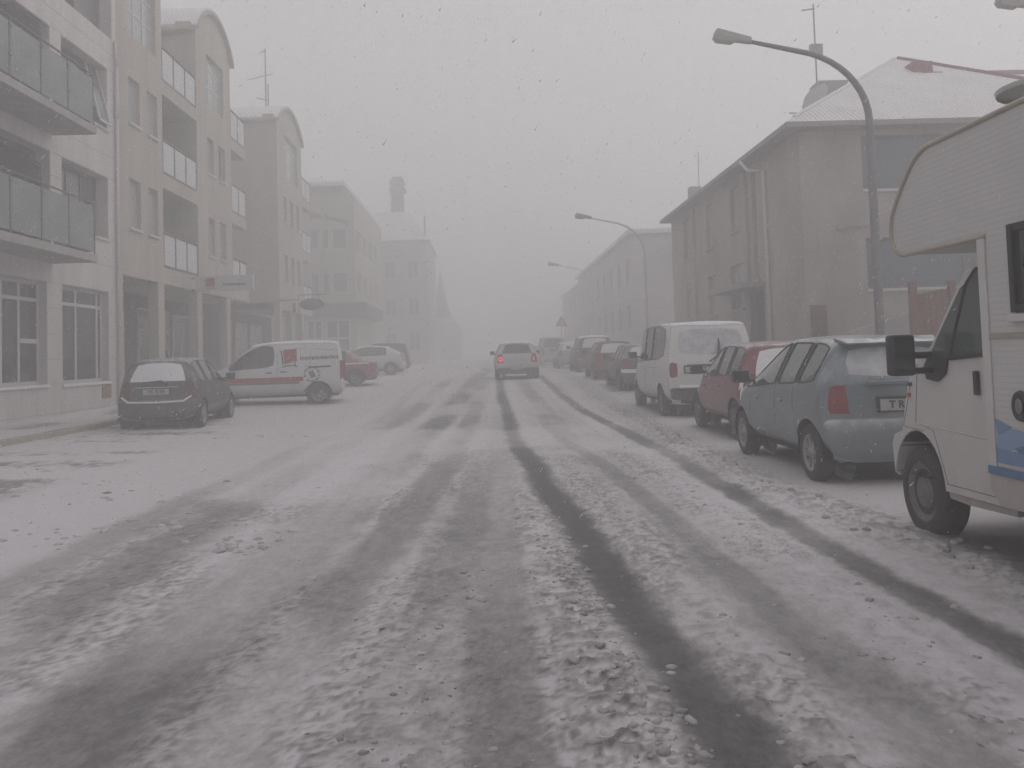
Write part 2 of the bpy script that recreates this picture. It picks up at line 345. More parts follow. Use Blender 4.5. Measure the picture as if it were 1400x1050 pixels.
def snow_road_mat():
    m = bpy.data.materials.new('slushy_snow'); m.use_nodes = True; n = m.node_tree; b = n.nodes['Principled BSDF']
    at = n.nodes.new('ShaderNodeAttribute'); at.attribute_name = 'dirt'
    tc = n.nodes.new('ShaderNodeTexCoord')
    t = n.nodes.new('ShaderNodeTexNoise'); t.inputs['Scale'].default_value = 38; t.inputs['Detail'].default_value = 6; t.inputs['Roughness'].default_value = .7
    mp = n.nodes.new('ShaderNodeMapping'); mp.inputs['Scale'].default_value = (1, .6, 1)
    n.links.new(tc.outputs['Object'], mp.inputs[0]); n.links.new(mp.outputs[0], t.inputs['Vector'])
    s = n.nodes.new('ShaderNodeMath'); s.operation = 'SUBTRACT'; s.inputs[1].default_value = .5; n.links.new(t.outputs['Fac'], s.inputs[0])
    ma = n.nodes.new('ShaderNodeMath'); ma.operation = 'MULTIPLY_ADD'; ma.inputs[1].default_value = .40; n.links.new(s.outputs[0], ma.inputs[0]); n.links.new(at.outputs['Fac'], ma.inputs[2])
    cr = n.nodes.new('ShaderNodeValToRGB'); e = cr.color_ramp.elements
    e[0].position = 0; e[0].color = (.66, .63, .65, 1); e[1].position = 1; e[1].color = (.075, .07, .07, 1)
    for p, c in ((.22, (.53, .508, .522)), (.45, (.355, .338, .345)), (.7, (.19, .18, .182))):
        k = e.new(p); k.color = (*c, 1)
    n.links.new(ma.outputs[0], cr.inputs[0]); n.links.new(cr.outputs[0], b.inputs['Base Color'])
    rr = n.nodes.new('ShaderNodeMapRange'); rr.inputs[3].default_value = .85; rr.inputs[4].default_value = .5; n.links.new(at.outputs['Fac'], rr.inputs[0]); n.links.new(rr.outputs[0], b.inputs['Roughness'])
    b.inputs['Specular IOR Level'].default_value = .25
    bp = n.nodes.new('ShaderNodeBump'); bp.inputs['Strength'].default_value = .5; bp.inputs['Distance'].default_value = .015
    n.links.new(t.outputs['Fac'], bp.inputs['Height']); n.links.new(bp.outputs[0], b.inputs['Normal'])
    return m
M_road = snow_road_mat()
def road_z(X, Y):
    dirt, h = road_fields(X, Y); fade = 1/(1+np.maximum(0, Y-30)/30)
    return dirt, gz(X, Y)+h*fade
ys = [1.0]
while ys[-1] < 130: ys.append(ys[-1]*1.0062+.003)
ys = np.array(ys)
xs = np.concatenate([np.linspace(-8.3, -3.4, 120)[:-1], np.linspace(-3.4, 3.8, 340)[:-1], np.linspace(3.8, 5.4, 40)])
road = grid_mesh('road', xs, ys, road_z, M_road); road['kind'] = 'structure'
def flat_z(dz, base=.1, amp=.02):
    def f(X, Y): return np.clip(base+.35*(fbm(X*.9, Y*.7, 5, 4)-.5), 0, 1), gz(X, Y)+dz+amp*(fbm(X*1.2, Y*1.2, 7, 4)-.5)
    return f
def walk_z(X, Y):
    sc = fbm(X*.9+Y*.1, Y*.55, 15, 4)
    return np.clip(.10+.45*sm((sc-.52)/.10)*np.exp(-((X+9.35)/.35)**2)+.1*(fbm(X*9, Y*9, 3, 3)-.5), 0, 1), gz(X, Y)+.13+.02*(fbm(X*2, Y*1.5, 7, 4)-.5)+.05*np.exp(-((X+9.95)/.25)**2)
pav = grid_mesh('pavement', np.linspace(-10.3, -8.42, 34), np.linspace(6, 130, 700), walk_z, M_road); pav['kind'] = 'structure'
pav2 = grid_mesh('pavement', np.linspace(5.55, 9.0, 24), np.linspace(2, 130, 300), flat_z(.13, .1, .05), M_road); pav2['kind'] = 'structure'
gnd = grid_mesh('ground', np.concatenate([np.linspace(-140, -12, 12), np.linspace(-10, 10, 10), np.linspace(12, 140, 12)]), np.linspace(-60, 190, 60),
                lambda X, Y: (np.full(X.shape, .08), gz(np.clip(X, -12, 12), Y)-.12+.10*(np.abs(X) > 8.6)), M_road); gnd['kind'] = 'structure'
def kerb(x0, x1, m):
    mb = MB()
    Y = np.concatenate([np.arange(4, 40, .8), np.arange(40, 130, 6)])
    for a, b in zip(Y[:-1], Y[1:]):
        za, zb = float(gz(x0, a)), float(gz(x0, b))
        mb.hexa([(x0, a, za-.1), (x1, a, za-.1), (x1, b, zb-.1), (x0, b, zb-.1), (x0, a, za+.125), (x1, a, za+.125), (x1, b, zb+.125), (x0, b, zb+.125)])
    o = mb.build('kerb', m, bevel=.02); o['kind'] = 'structure'; return o
kerb(-8.43, -8.28, M_kerb); kerb(5.38, 5.56, M_conc)

# ------------------------------------------------------------------ left: white tile-clad apartment building
FL = Fr((-10, 0, 0), (0, 1, 0), (1, 0, 0))
YW0, YW1, ZT = 13.0, 24.0, 12.6
bw = thing('apartment_building', 'near white tile-clad apartment building with green glass balconies', 'building', (-10, 18.5, .3))
holesW = [(13.4, 1.1, 16.6, 3.42), (17.2, 1.1, 20.16, 3.42), (20.88, 1.08, 23.4, 3.42),
          (16.2, 4.1, 20.35, 6.46), (20.9, 4.82, 23.43, 6.46), (16.2, 7.05, 20.35, 9.41), (20.9, 7.76, 23.43, 9.41),
          (15.0, 10.32, 23.75, 12.6)]
mb = MB(); wall(mb, FL, YW0, YW1, 0.0, ZT, holesW, .45)
mb.box(-22, -10.6, YW0, YW1, 0, ZT+.02); mb.quad((-22, YW1, 0), (-10, YW1, 0), (-10, YW1, ZT), (-22, YW1, ZT))
for h in holesW[3:]: pass
mb.build('wall', M_joint, bw)
# cladding, plate by plate
As = sorted({13.0, 14.5, 16.2, 17.2, 18.5, 20.35, 20.16, 20.88, 22.1, 23.41, 24.0, 15.0, 19.3})
rows = [.02, .42, 1.09, 1.66, 2.24, 2.83, 3.43, 4.1, 4.81, 5.36, 5.92, 6.47, 7.05, 7.76, 8.31, 8.87, 9.42, 9.87, 10.32, 10.9, 11.5, 12.1, 12.6]
holesC = [(h[0]-.01, h[1]-.01, h[2]+.01, h[3]+.01) for h in holesW]
for j in range(len(rows)-1):
    cols = [13.0, 14.5, 16.2, 17.19, 18.6, 20.355, 20.89, 22.1, 23.425, 23.75, 24.0] if rows[j] > 3.4 else [13.0, 13.39, 15, 16.61, 17.19, 18.6, 20.17, 20.87, 22.1, 23.41, 24.0]
    for i in range(len(cols)-1):
        ca, cb = (cols[i]+cols[i+1])/2, (rows[j]+rows[j+1])/2
        if any(h[0] < ca < h[2] and h[1] < cb < h[3] for h in holesC) or cols[i+1]-cols[i] < .1: continue
        t_ = .02+random.uniform(-.002, .002)
        MB().fbox(FL, cols[i]+.005, cols[i+1]-.005, rows[j]+.005, rows[j+1]-.005, .001, t_).build('cladding_panel', M_clad, bw)
# jambs of the openings in the cladding colour
mb = MB()
for (p, q, r, t) in holesW:
    mb.fbox(FL, r-.004, r+.004, q, t, -.3, .019); mb.fbox(FL, p-.004, p+.004, q, t, -.3, .019); mb.fbox(FL, p, r, t-.004, t+.004, -.3, .019)
mb.build('jamb', M_clad, bw)
window(FL, 17.2, 1.1, 20.16, 3.42, bw, [18.6, 19.3], [3.0], .16, gm=M_glassd, w=.08, sill=M_snow)
ob = MB(); ob.fbox(FL, 19.34, 20.08, 2.02, 2.12, -.16, -.12); ob.build('transom', M_frame, bw)
window(FL, 20.88, 1.08, 23.4, 3.42, bw, [21.93, 23.1], [3.0], .16, gm=M_glassd, w=.08, sill=M_snow)
window(FL, 13.4, 1.1, 16.6, 3.42, bw, [15], [3.0], .16, gm=M_glassd, w=.08, sill=M_snow)
for z0, z1 in ((4.82, 6.46), (7.76, 9.41)):
    window(FL, 20.9, z0, 23.43, z1, bw, [21.8, 22.55], [], .3, fm=M_framed, gm=M_glass, w=.06, sill=M_clad)
# top-hung casement standing ajar on the upper floor
sash = MB(); P = [FL(22.62, 7.85, .02), FL(23.1, 7.85, .34), FL(23.1, 9.33, -.05), FL(22.62, 9.33, -.2)]
sash.prism([FL(22.66, 7.82, .12), FL(22.72, 7.82, .12), FL(22.72, 9.36, -.25), FL(22.66, 9.36, -.25)], (.05, 0, 0)); sash.prism([FL(23.3, 7.82, .12), FL(23.36, 7.82, .12), FL(23.36, 9.36, -.25), FL(23.3, 9.36, -.25)], (.05, 0, 0))
sash.prism([FL(22.66, 7.82, .12), FL(23.36, 7.82, .12), FL(23.36, 7.88, .11), FL(22.66, 7.88, .11)], (.05, 0, 0))
so = sash.build('window_sash', M_frame, bw); g = MB(); g.prism([FL(22.72, 7.88, .11), FL(23.3, 7.88, .11), FL(23.3, 9.33, -.24), FL(22.72, 9.33, -.24)], (.012, 0, 0)); g.build('pane', M_glass, so)
for z0, z1 in ((4.1, 6.46), (7.05, 9.41)):       # glazed balcony door sets
    window(FL, 16.2, z0, 20.35, z1, bw, [17.5, 18.6, 19.55], [], .4, fm=M_framed, gm=M_glassd, w=.09, name='balcony_door')
window(FL, 15.0, 10.32, 23.75, 12.6, bw, [16.7, 18.4, 20.1, 21.8], [], .44, fm=M_framed, gm=M_glass, w=.07)
mb = MB(); mb.fbox(FL, 22.4, 23.7, 10.33, 12.55, -.43, -.36); mb.build('shutter', M_framed, bw)
for zb in (3.86, 6.85):
    b = MB(); b.box(-10.0+.03, -8.95, 14.6, 20.45, zb, zb+.18)
    slab = b.build('balcony_slab', M_conc, bw, bevel=.015)
    sn = MB(); sn.box(-9.9, -9.05, 14.7, 20.38, zb+.183, zb+.205); sn.build('snow_cover', M_snow, slab)
    px = -8.99; pys = [15.62, 16.79, 17.97, 19.13, 20.36]; zr = zb+1.37
    rl = MB(); rl.tube([(px, 14.6, zr), (px, 20.37, zr), (-9.98, 20.37, zr)], .024, 8)
    rail = rl.build('handrail', M_rail, bw, True)
    for k, y in enumerate(pys):
        pb = MB(); pb.box(px-.012, px+.012, y-.022, y+.022, zb+.1, zr)
        for zz in (.45, 1.02): pb.box(px-.03, px+.03, y-.05, y+.05, zb+.18+zz-.02, zb+.18+zz+.02)
        pb.build('rail_post', M_rail, bw)
        y0 = pys[k-1] if k else 14.6
        gb = MB(); gb.box(px-.006, px+.006, y0+.04, y-.04, zb+.24, zr-.09); gb.build('glass_panel', M_green, bw)
    gb = MB(); gb.box(-9.92, px-.06, 20.364, 20.376, zb+.24, zr-.09); gb.build('glass_panel', M_green, bw)
    br = MB(); br.tube([(px, 17.97, zr), (px, 17.97, zr+.36), (-9.5, 17.97, zr+.74), (-9.98, 17.97, zr+.72)], .022, 6); dv = br.build('divider_frame', M_rail, bw)
    gb = MB(); gb.prism([(px-.03, 17.965, zb+.24), (px-.03, 17.965, zr+.33), (-9.5, 17.965, zr+.70), (-9.96, 17.965, zr+.68), (-9.96, 17.965, zb+.24)], (0, .01, 0)); gb.build('divider_panel', M_glass, dv)
mb = MB(); mb.tube([FL(23.9, .4, .08), FL(23.9, 9.6, .08)], .05, 8); mb.tube([FL(23.9, 9.6, .08), FL(23.86, 10.3, .06)], .04, 8); mb.tube([FL(23.9, 8.2, .08), FL(23.9, 8.9, .08)], .065, 8)
mb.build('drainpipe', M_clad, bw, True)
tag(MB().fbox(FL, 22.95, 23.46, .64, .99, .022, .05).build('wall_plate', mat('brown_plate', (.22, .14, .07), .7, .2, 9), bevel=.004), 'small brown square hatch plate on white wall under shop window', 'plate')

# ------------------------------------------------------------------ left: beige arcaded blocks with arched gables
def arch_pts(y0, y1, z0, rise, n=18):
    w_ = (y1-y0)/2; r = (w_*w_+rise*rise)/(2*rise); cy, cz = (y0+y1)/2, z0+rise-r; a = math.asin(min(1, w_/r))
    if rise > w_: a = math.pi-a
    return [(cy+r*math.sin(-a+2*a*k/n), cz+r*math.cos(-a+2*a*k/n)) for k in range(n+1)]
def rail_panels(par, F, a0, a1, b0, b1, n, d=-.03, m=None):
    fr = MB(); fr.fbox(F, a0, a1, b0, b0+.05, d-.03, d+.03); fr.fbox(F, a0, a1, b1+.05, b1+.09, d-.03, d+.03)
    st = (a1-a0)/n
    for k in range(n+1):
        a = a0+st*k; a = min(max(a, a0+.03), a1-.03); fr.fbox(F, a-.03, a+.03, b0+.05, b1+.05, d-.022, d+.022)
    o = fr.build('balustrade', M_rail, par)
    for k in range(n):
        MB().fbox(F, a0+st*k+.06, a0+st*(k+1)-.06, b0+.07, b1, d-.008, d+.008).build('panel', m or M_panel, o)
def gable_roof(par, y0, y1, z0, rise, xf=-10, xb=-20, m=None):
    pts = arch_pts(y0-.12, y1+.12, z0, rise+.1); inn = arch_pts(y0-.12, y1+.12, z0-.13, rise+.1)
    mb = MB(); mb.prism([(xf+.16, p[0], p[1]) for p in pts]+[(xf+.16, p[0], p[1]) for p in reversed(inn)], (xb-xf, 0, 0))
    r = mb.build('roof', M_beige, par)
    o1 = arch_pts(y0-.14, y1+.14, z0+.06, rise+.14); o0 = arch_pts(y0-.12, y1+.12, z0+.004, rise+.1)
    sb = MB(); sb.prism([(xf+.10, p[0], p[1]) for p in o1]+[(xf+.10, p[0], p[1]) for p in reversed(o0)], (xb-xf, 0, 0)); sb.build('snow_cover', M_roofsnow, r)
def block(name, label, bays, logs, ends, yb0, yb1, far=False):
    """bays: (y0,y1,zspring,rise,windows(list of (a0,a1)),topwin(a0,a1,b0,b1,cols)); logs: (y0,y1)"""
    m = M_beige2 if far else M_beige
    o = thing(name, label, 'building', (-10, (yb0+yb1)/2, .4))
    mb = MB()
    mb.box(-22, -12.4, yb0, yb1, 0, 13.2)
    mb.quad((-22, yb0, 0), (-12.4, yb0, 0), (-12.4, yb0, 3.97), (-22, yb0, 3.97))
    mb.box(-12.4, -10.3, yb0, yb1, 3.98, 4.3)                    # ceiling of the arcade
    for (y0, y1, zs, rise, wins, top) in bays:
        holes = []
        for (a0, a1) in wins: holes += [(a0, 5.36, a1, 6.78), (a0, 8.38, a1, 9.70)]
        holes.append((top[0], top[2], top[1], top[3]))
        wall(mb, FL, y0, y1, 3.97, zs, holes, .22)
        ap = arch_pts(y0, y1, zs, rise)
        mb.v_ = 0
        mb.quad(*[FL(p[0], p[1]) for p in ap])
        for s_, yy in ((-1, y0), (1, y1)): mb.quad((-22, yy, 3.97), (-10, yy, 3.97), (-10, yy, zs), (-22, yy, zs))
        for (p, q) in zip(ap[:-1], ap[1:]): mb.quad((-10, p[0], p[1]), (-10, q[0], q[1]), (-20, q[0], q[1]), (-20, p[0], p[1]))
    for (y0, y1) in logs:
        for b0, b1 in ((3.97, 4.48), (6.99, 7.44), (9.96, 10.40)): mb.fbox(FL, y0+.002, y1-.002, b0, b1, -2.4, -.004)
    for (y0, y1) in ends:
        for b0, b1 in ((3.97, 4.48), (6.99, 7.44), (9.96, 10.40)): mb.fbox(FL, y0+.004, y1, b0, b1, -1.9, -.004)
    mb.build('wall', m, o)
    for (y0, y1, zs, rise, wins, top) in bays:
        for (a0, a1) in wins:
            for z0, z1 in ((5.36, 6.78), (8.38, 9.70)): window(FL, a0, z0, a1, z1, o, depth=.13, gm=M_glassb if random.random() < .7 else M_glass, w=.06, sill=M_frame)
        window(FL, top[0], top[2], top[1], top[3], o, cols=top[4], rows=[top[2]+(top[3]-top[2])*.42, top[2]+(top[3]-top[2])*.78], depth=.13, gm=M_glassb, w=.06)
        gable_roof(o, y0, y1, zs, rise)
    for (y0, y1) in logs:
        for b0, b1 in ((4.50, 5.52), (7.46, 8.46), (10.42, 11.42)): rail_panels(o, FL, y0+.04, y1-.04, b0, b1, 3)
        FB = Fr((-12.39, 0, 0), (0, 1, 0), (1, 0, 0))
        for b0 in (4.5, 7.46): window(FB, y0+.5, b0, y1-.6, b0+2.2, o, [y0+1.5], [], -.06, fm=M_framed, gm=M_glassd, w=.08, name='balcony_door')
    for (y0, y1) in ends:
        FE = Fr((0, y1-.03, 0), (1, 0, 0), (0, 1, 0))
        for b0, b1 in ((4.50, 5.52), (7.46, 8.50), (10.42, 11.48)):
            rail_panels(o, FL, y0+.03, y1-.02, b0, b1, 2); rail_panels(o, FE, -11.85, -10.06, b0, b1, 2)
    return o
blk1 = block('arcaded_building', 'beige apartment building over an arcade, with sunken balconies beside the white building',
    [(24.05, 27.46, 13.3, 1.1, [(24.87, 25.7), (26.27, 27.06)], (24.9, 27.0, 10.95, 12.9, [25.6, 26.3])),
     (30.76, 34.84, 13.35, 1.1, [(31.88, 32.66), (33.25, 34.05)], (31.86, 33.95, 10.92, 12.8, [32.5, 33.2]))],
    [(27.46, 30.76)], [(34.84, 36.95)], 24.05, 34.84)
blk2 = block('arcaded_building', 'second beige building with arched gable and radio mast, beyond the sunken balconies', 
    [(42.6, 48.2, 13.3, 1.05, [(43.75, 44.5), (45.2, 45.95), (46.65, 47.4)], (44.1, 47.2, 10.72, 12.9, [45.1, 46.2]))],
    [], [(48.2, 50.5)], 42.6, 48.2, True)
mb = MB(); mb.fbox(FL, 36.952, 37.2, 3.94, 4.5, -2, -.01); mb.build('beam', M_beige, blk1)
def arcade(par, cols, y0, y1, wins, m):
    for (a0, a1) in cols: MB().box(-10.34, -10.004, a0, a1, .15, 3.968).build('column', m, par, bevel=.03)
    FA = Fr((-12.38, 0, 0), (0, 1, 0), (1, 0, 0))
    mb = MB(); mb.fbox(FA, y0, y1, .2, 3.95, .0, .03); mb.build('shopfront', M_dark, par)
    for (a0, a1, b0, b1, cs, rs) in wins: window(FA, a0, b0, a1, b1, par, cs, rs, -.10, gm=M_glassd, w=.07, name='shop_window')
    mb = MB(); mb.box(-12.4, -10.35, y0, y1, .1, .34); mb.build('arcade_floor', M_conc, par)
arcade(blk1, [(24.06, 24.42), (27.0, 27.5), (30.6, 31.12), (34.0, 34.5)], 24.06, 37.0, [(24.7, 27.2, .9, 3.4, [25.9], [2.7]), (28.0, 30.0, .4, 3.3, [28.7], [2.2]), (31.2, 34.2, .9, 3.5, [32.6], [2.7]), (34.6, 36.6, .9, 3.4, [35.6], [])], M_beige)
arcade(blk2, [(42.62, 43.1), (47.7, 48.2), (45.2, 45.6)], 42.6, 50.5, [(43.2, 45.2, .8, 3.4, [44.2], [2.6]), (45.8, 48, .8, 3.4, [46.8], [2.6])], M_beige2)
# pale cross wall gutter rolls and side snow
for par, y, z in ((blk1, 30.76, 13.2), (blk2, 42.6, 13.2)):
    mb = MB(); mb.tube([(-10.6, y-.12, z+.02), (-15, y-.12, z+.02)], .14, 10); mb.box(-10.62, -10.1, y-.24, y+.2, z-.02, z+.26); mb.build('gutter', M_beige, par)
mb = MB()
b = Vector((-11.2, 45.5, 14.6)); mb.tube([b, b+Vector((0, 0, 3.2))], .035, 6); mb.tube([b+Vector((.12, 0, 0)), b+Vector((.12, 0, 1.3))], .03, 6)
mb.tube([b+Vector((0, 0, 3.1)), b+Vector((-.3, 0, 2.95))], .03, 5); mb.tube([b+Vector((-.95, 0, 1.55)), b+Vector((.4, 0, 1.85))], .022, 5); mb.tube([b+Vector((-.5, 0, .6)), b+Vector((.1, 0, .45))], .03, 5)
mb.build('radio_mast', M_rail, blk2)
# office block with sign band
FS = Fr((0, 60.5, 0), (1, 0, 0), (0, -1, 0)); FE4 = Fr((-9.0, 0, 0), (0, 1, 0), (1, 0, 0))
b4 = thing('office_building', 'pale office block with dark sign band and lettering, half lost in the snowfall', 'building', (-9, 64, .7))
h4 = []
for z0, z1 in ((6.0, 7.5), (9.05, 10.5)): h4 += [(-13.6, z0, -12.4, z1), (-12.1, z0, -11.45, z1), (-11.3, z0, -10.75, z1), (-10.6, z0, -9.5, z1)]
mb = MB(); wall(mb, FS, -18, -9.0, 0, 12.7, h4, .2)
he = []
for z0, z1 in ((6.0, 7.5), (9.05, 10.5)): he += [(61.2+k*3.2, z0, 63.4+k*3.2, z1) for k in range(4)]
wall(mb, FE4, 60.5, 76, 0, 12.7, he, .2)
mb.box(-18, -9.3, 60.8, 76, 12.45, 12.69)
mb.build('wall', M_beige2, b4)
for h in h4: window(FS, *h, b4, depth=.12, gm=M_glassf, w=.09)
for h in he: window(FE4, *h, b4, [h[0]+1.1], depth=.12, gm=M_glassf, w=.09)
mb = MB(); mb.box(-18, -10.0, 61.5, 75, 12.7, 13.6); pent = mb.build('penthouse', M_grey, b4)
mb = MB(); mb.box(-18.2, -9.7, 61.2, 75.3, 13.6, 13.9); mb.hexa([(-18.2, 61.2, 13.9), (-9.7, 61.2, 13.9), (-9.7, 75.3, 13.9), (-18.2, 75.3, 13.9), (-17, 63, 14.7), (-13, 63, 14.7), (-13, 74, 14.7), (-17, 74, 14.7)]); mb.build('roof', M_roofsnow, b4)
mb = MB(); mb.box(-12.6, -8.2, 59.8, 60.49, 4.35, 5.3); mb.box(-8.99, -8.3, 60.5, 70, 4.35, 5.25); mb.build('sign_band', mat('dark_band', (.10, .095, .10), .7, .1, 2), b4)
for (a0, a1) in ((-12.4, -11.3), (-11.1, -9.4)):
    window(FS, a0, .9, a1, 4.2, b4, [(a0+a1)/2], [2.9], -.05, gm=M_glassd, w=.12, name='shop_window')
mb = MB()
for (x0, z0, n, hgt) in ((-12.1, 11.55, 4, .55), (-11.0, 11.3, 7, .34)):
    pts = []
    for k in range(n*8+1):
        t = k/8; pts.append((x0+t*.22, 60.44, z0+hgt*.5*math.sin(t*2*math.pi)*(1.3 if t < 1 else .7)-.06*t))
    mb.tube(pts, .06, 5)
mb.build('lettering', mat('bronze_lettering', (.14, .11, .10), .6), b4)
# tall gabled house behind and its chimney
b5 = thing('gabled_house', 'tall faint grey house with snowy roof and one thick brick chimney', 'house', (-8, 84, .9))
mb = MB(); mb.box(-16, -5.4, 80, 94, 0, 12.1); mb.hexa([(-16, 80, 12.1), (-9.4, 80, 12.1), (-9.4, 94, 12.1), (-16, 94, 12.1), (-16, 80, 14.5), (-10.6, 80, 13.2), (-10.6, 94, 13.2), (-16, 94, 14.5)]); wl = mb.build('wall', M_farwall, b5)
F5 = Fr((0, 80, 0), (1, 0, 0), (0, -1, 0)); F5e = Fr((-5.4, 0, 0), (0, 1, 0), (1, 0, 0))
for z0 in (2, 5.2, 8.6):
    for x0 in (-9.3, -7.2): window(F5, x0, z0, x0+1.1, z0+1.7, b5, [x0+.55], [], -.03, gm=M_glassf, w=.1)
    for y0 in (81.5, 85, 88.5): window(F5e, y0, z0, y0+1.2, z0+1.7, b5, [y0+.6], [], -.03, gm=M_glassf, w=.1)
mb = MB(); mb.hexa([(-16.3, 79.7, 12.12), (-5.1, 79.7, 12.12), (-5.1, 94, 12.12), (-16.3, 94, 12.12), (-12, 84, 15.4), (-7.2, 84, 15.4), (-7.2, 92, 15.4), (-12, 92, 15.4)]); rf = mb.build('roof', M_roofsnow, b5)
mb = MB(); mb.box(-9.05, -7.85, 85, 86.2, 14.8, 18.9); mb.box(-9.15, -7.75, 84.9, 86.3, 18.3, 18.7); mb.box(-9.2, -7.6, 84.85, 86.35, 17.6, 17.9); mb.box(-8.9, -8.0, 85.15, 86.05, 18.9, 19.1); mb.build('chimney', mat('chimney_brick', (.20, .18, .18), .9, .15, 3), rf)
mb = MB(); mb.tube([(-5.5, 80.3, 12), (-5.5, 80.3, 14.4)], .09, 6); mb.build('finial', M_rail, b5)
ch = thing('church', 'faint church spire at the far end of the street', 'church', (-5.6, 108, 1))
mb = MB(); mb.box(-7.0, -4.3, 106.7, 109.4, .8, 6.2); mb.box(-9, -3.4, 109.5, 124, .8, 5.0); mb.hexa([(-9, 109.5, 5), (-3.4, 109.5, 5), (-3.4, 124, 5), (-9, 124, 5), (-6.3, 109.5, 8), (-6.1, 109.5, 8), (-6.1, 124, 8), (-6.3, 124, 8)]); mb.build('wall', M_farwall, ch)
mb = MB(); mb.lathe([(6.2, 1.35), (7.6, .8), (10, .38), (12.0, .03)], 8, 'Z', (-5.65, 108, 0)); mb.build('spire', mat('spire_copper', (.12, .13, .12), .7), ch)

# ------------------------------------------------------------------ right: hipped house
FRs = Fr((7.9, 0, 0), (0, 1, 0), (-1, 0, 0)); FRf = Fr((0, 21.5, 0), (1, 0, 0), (0, -1, 0))
hr = thing('hipped_house', 'damp grey-pink two-storey house with snowy hipped roof behind the parked cars', 'house', (10, 26, .3))
sideW = [(30.1, 4.95, 30.95, 6.5), (26.9, 5.1, 27.8, 6.5), (25.0, 3.4, 25.55, 6.55), (29.95, 2.6, 31.0, 3.97), (26.7, 2.65, 28.1, 4.05), (24.75, .4, 26.0, 3.1), (33.6, 4.95, 34.5, 6.5), (33.6, 2.6, 34.5, 3.97)]
frontW = [(9.47, 5.28, 12.6, 6.64), (9.47, 2.79, 12.6, 4.06)]
mb = MB(); wall(mb, FRs, 21.5, 36.8, 0, 6.85, sideW, .2); wall(mb, FRf, 7.9, 18.6, 0, 6.85, frontW, .2); mb.box(8.2, 18.6, 36.5, 36.8, 0, 6.8); mb.box(8.3, 18.3, 21.9, 36.4, 6.7, 6.84); mb.build('wall', M_pink, hr)
for k, h in enumerate(sideW):
    if k == 5:
        dd = MB(); dd.fbox(FRs, *[h[0], h[2], h[1], h[3]], -.22, -.18); do = dd.build('door', mat('dark_door', (.06, .055, .055), .6, .2, 4), hr)
    else: window(FRs, *h, hr, depth=.14, gm=M_glassb, w=.07, sill=M_conc)
for h in frontW: window(FRf, *h, hr, [h[0]+.42, h[2]-.6], [], .14, fm=M_framed, gm=mat('dusky_blue_glass', (.10, .125, .15), .1, .15, 1, spec=.6), w=.07, sill=M_frame)
mb = MB(); mb.fbox(FRs, 24.6, 28.3, 3.12, 3.28, .003, .75); mb.build('canopy', M_grey, hr)
mb = MB(); mb.tube([(7.42, 24.9, 6.78), (7.5, 24.5, 6.45), (7.82, 24.15, 6.35), (7.82, 24.1, .4)], .05, 7); mb.build('drainpipe', M_frame, hr, True)
for yy in (32.6, 25.9): 
    mb = MB(); mb.tube([(7.82, yy, 6.7), (7.82, yy, .5)], .045, 6); mb.build('drainpipe', M_grey, hr, True)
MB().fbox(FRf, 8.0, 8.38, 1.0, 2.42, .002, .06).build('meter_cabinet', mat('rust_cabinet', (.13, .075, .065), .8, .2, 5), hr)
mb = MB(); mb.tube([FRf(8.9, 4.35, .03), FRf(9.2, 4.35, .05), FRf(9.8, 4.40, .05)], .03, 6); mb.box(8.75, 8.95, 21.42, 21.498, 4.28, 4.42); mb.build('wall_pipe', M_grey, hr)
ZE, A_, B_ = 6.92, Vector((12.8, 26.4, 10.2)), Vector((12.8, 31.6, 10.2))
c0, c1, c2, c3 = Vector((7.45, 21.05, ZE)), Vector((18.15, 21.05, ZE)), Vector((18.15, 36.95, ZE)), Vector((7.45, 36.95, ZE))
mb = MB(); dn = Vector((0, 0, -.13))
for q in ((c0, c1), (c1, c2), (c2, c3), (c3, c0)): mb.quad(q[0], q[1], q[1]+dn, q[0]+dn)
mb.quad(c0+dn, c1+dn, c2+dn, c3+dn)
eav = mb.build('eaves', mat('eaves_board', (.30, .27, .265), .8, .1, 3), hr)
def corr_mat(name='snow_on_corrugated_iron'):
    m = mat(name, (.78, .77, .79), .75, .05, 2.2); n = m.node_tree; b = n.nodes['Principled BSDF']
    tc = n.nodes.new('ShaderNodeTexCoord'); wv = n.nodes.new('ShaderNodeTexWave'); wv.bands_direction = 'X'; wv.inputs['Scale'].default_value = 2.6; wv.inputs['Distortion'].default_value = .4
    n.links.new(tc.outputs['Object'], wv.inputs['Vector'])
    bp = n.nodes.new('ShaderNodeBump'); bp.inputs['Strength'].default_value = .5; bp.inputs['Distance'].default_value = .03; n.links.new(wv.outputs['Fac'], bp.inputs['Height']); n.links.new(bp.outputs[0], b.inputs['Normal'])
    nz = n.nodes.new('ShaderNodeTexNoise'); nz.inputs['Scale'].default_value = .55; nz.inputs['Detail'].default_value = 6; n.links.new(tc.outputs['Object'], nz.inputs['Vector'])
    mu = n.nodes.new('ShaderNodeMath'); mu.operation = 'MULTIPLY'; n.links.new(nz.outputs['Fac'], mu.inputs[0]); n.links.new(wv.outputs['Fac'], mu.inputs[1])
    mr = n.nodes.new('ShaderNodeMapRange'); mr.inputs[1].default_value = .42; mr.inputs[2].default_value = .66; mr.inputs[4].default_value = .7; n.links.new(mu.outputs[0], mr.inputs[0])
    mx = n.nodes.new('ShaderNodeMix'); mx.data_type = 'RGBA'; src = b.inputs['Base Color'].links[0].from_socket
    n.links.new(mr.outputs[0], mx.inputs[0]); n.links.new(src, mx.inputs[6]); mx.inputs[7].default_value = (.40, .22, .23, 1); n.links.new(mx.outputs[2], b.inputs['Base Color'])
    return m
M_corr = corr_mat()
mb = MB(); mb.quad(c0, c1, A_); mb.quad(c1, c2, B_, A_); mb.quad(c2, c3, B_); mb.quad(c3, c0, A_, B_)
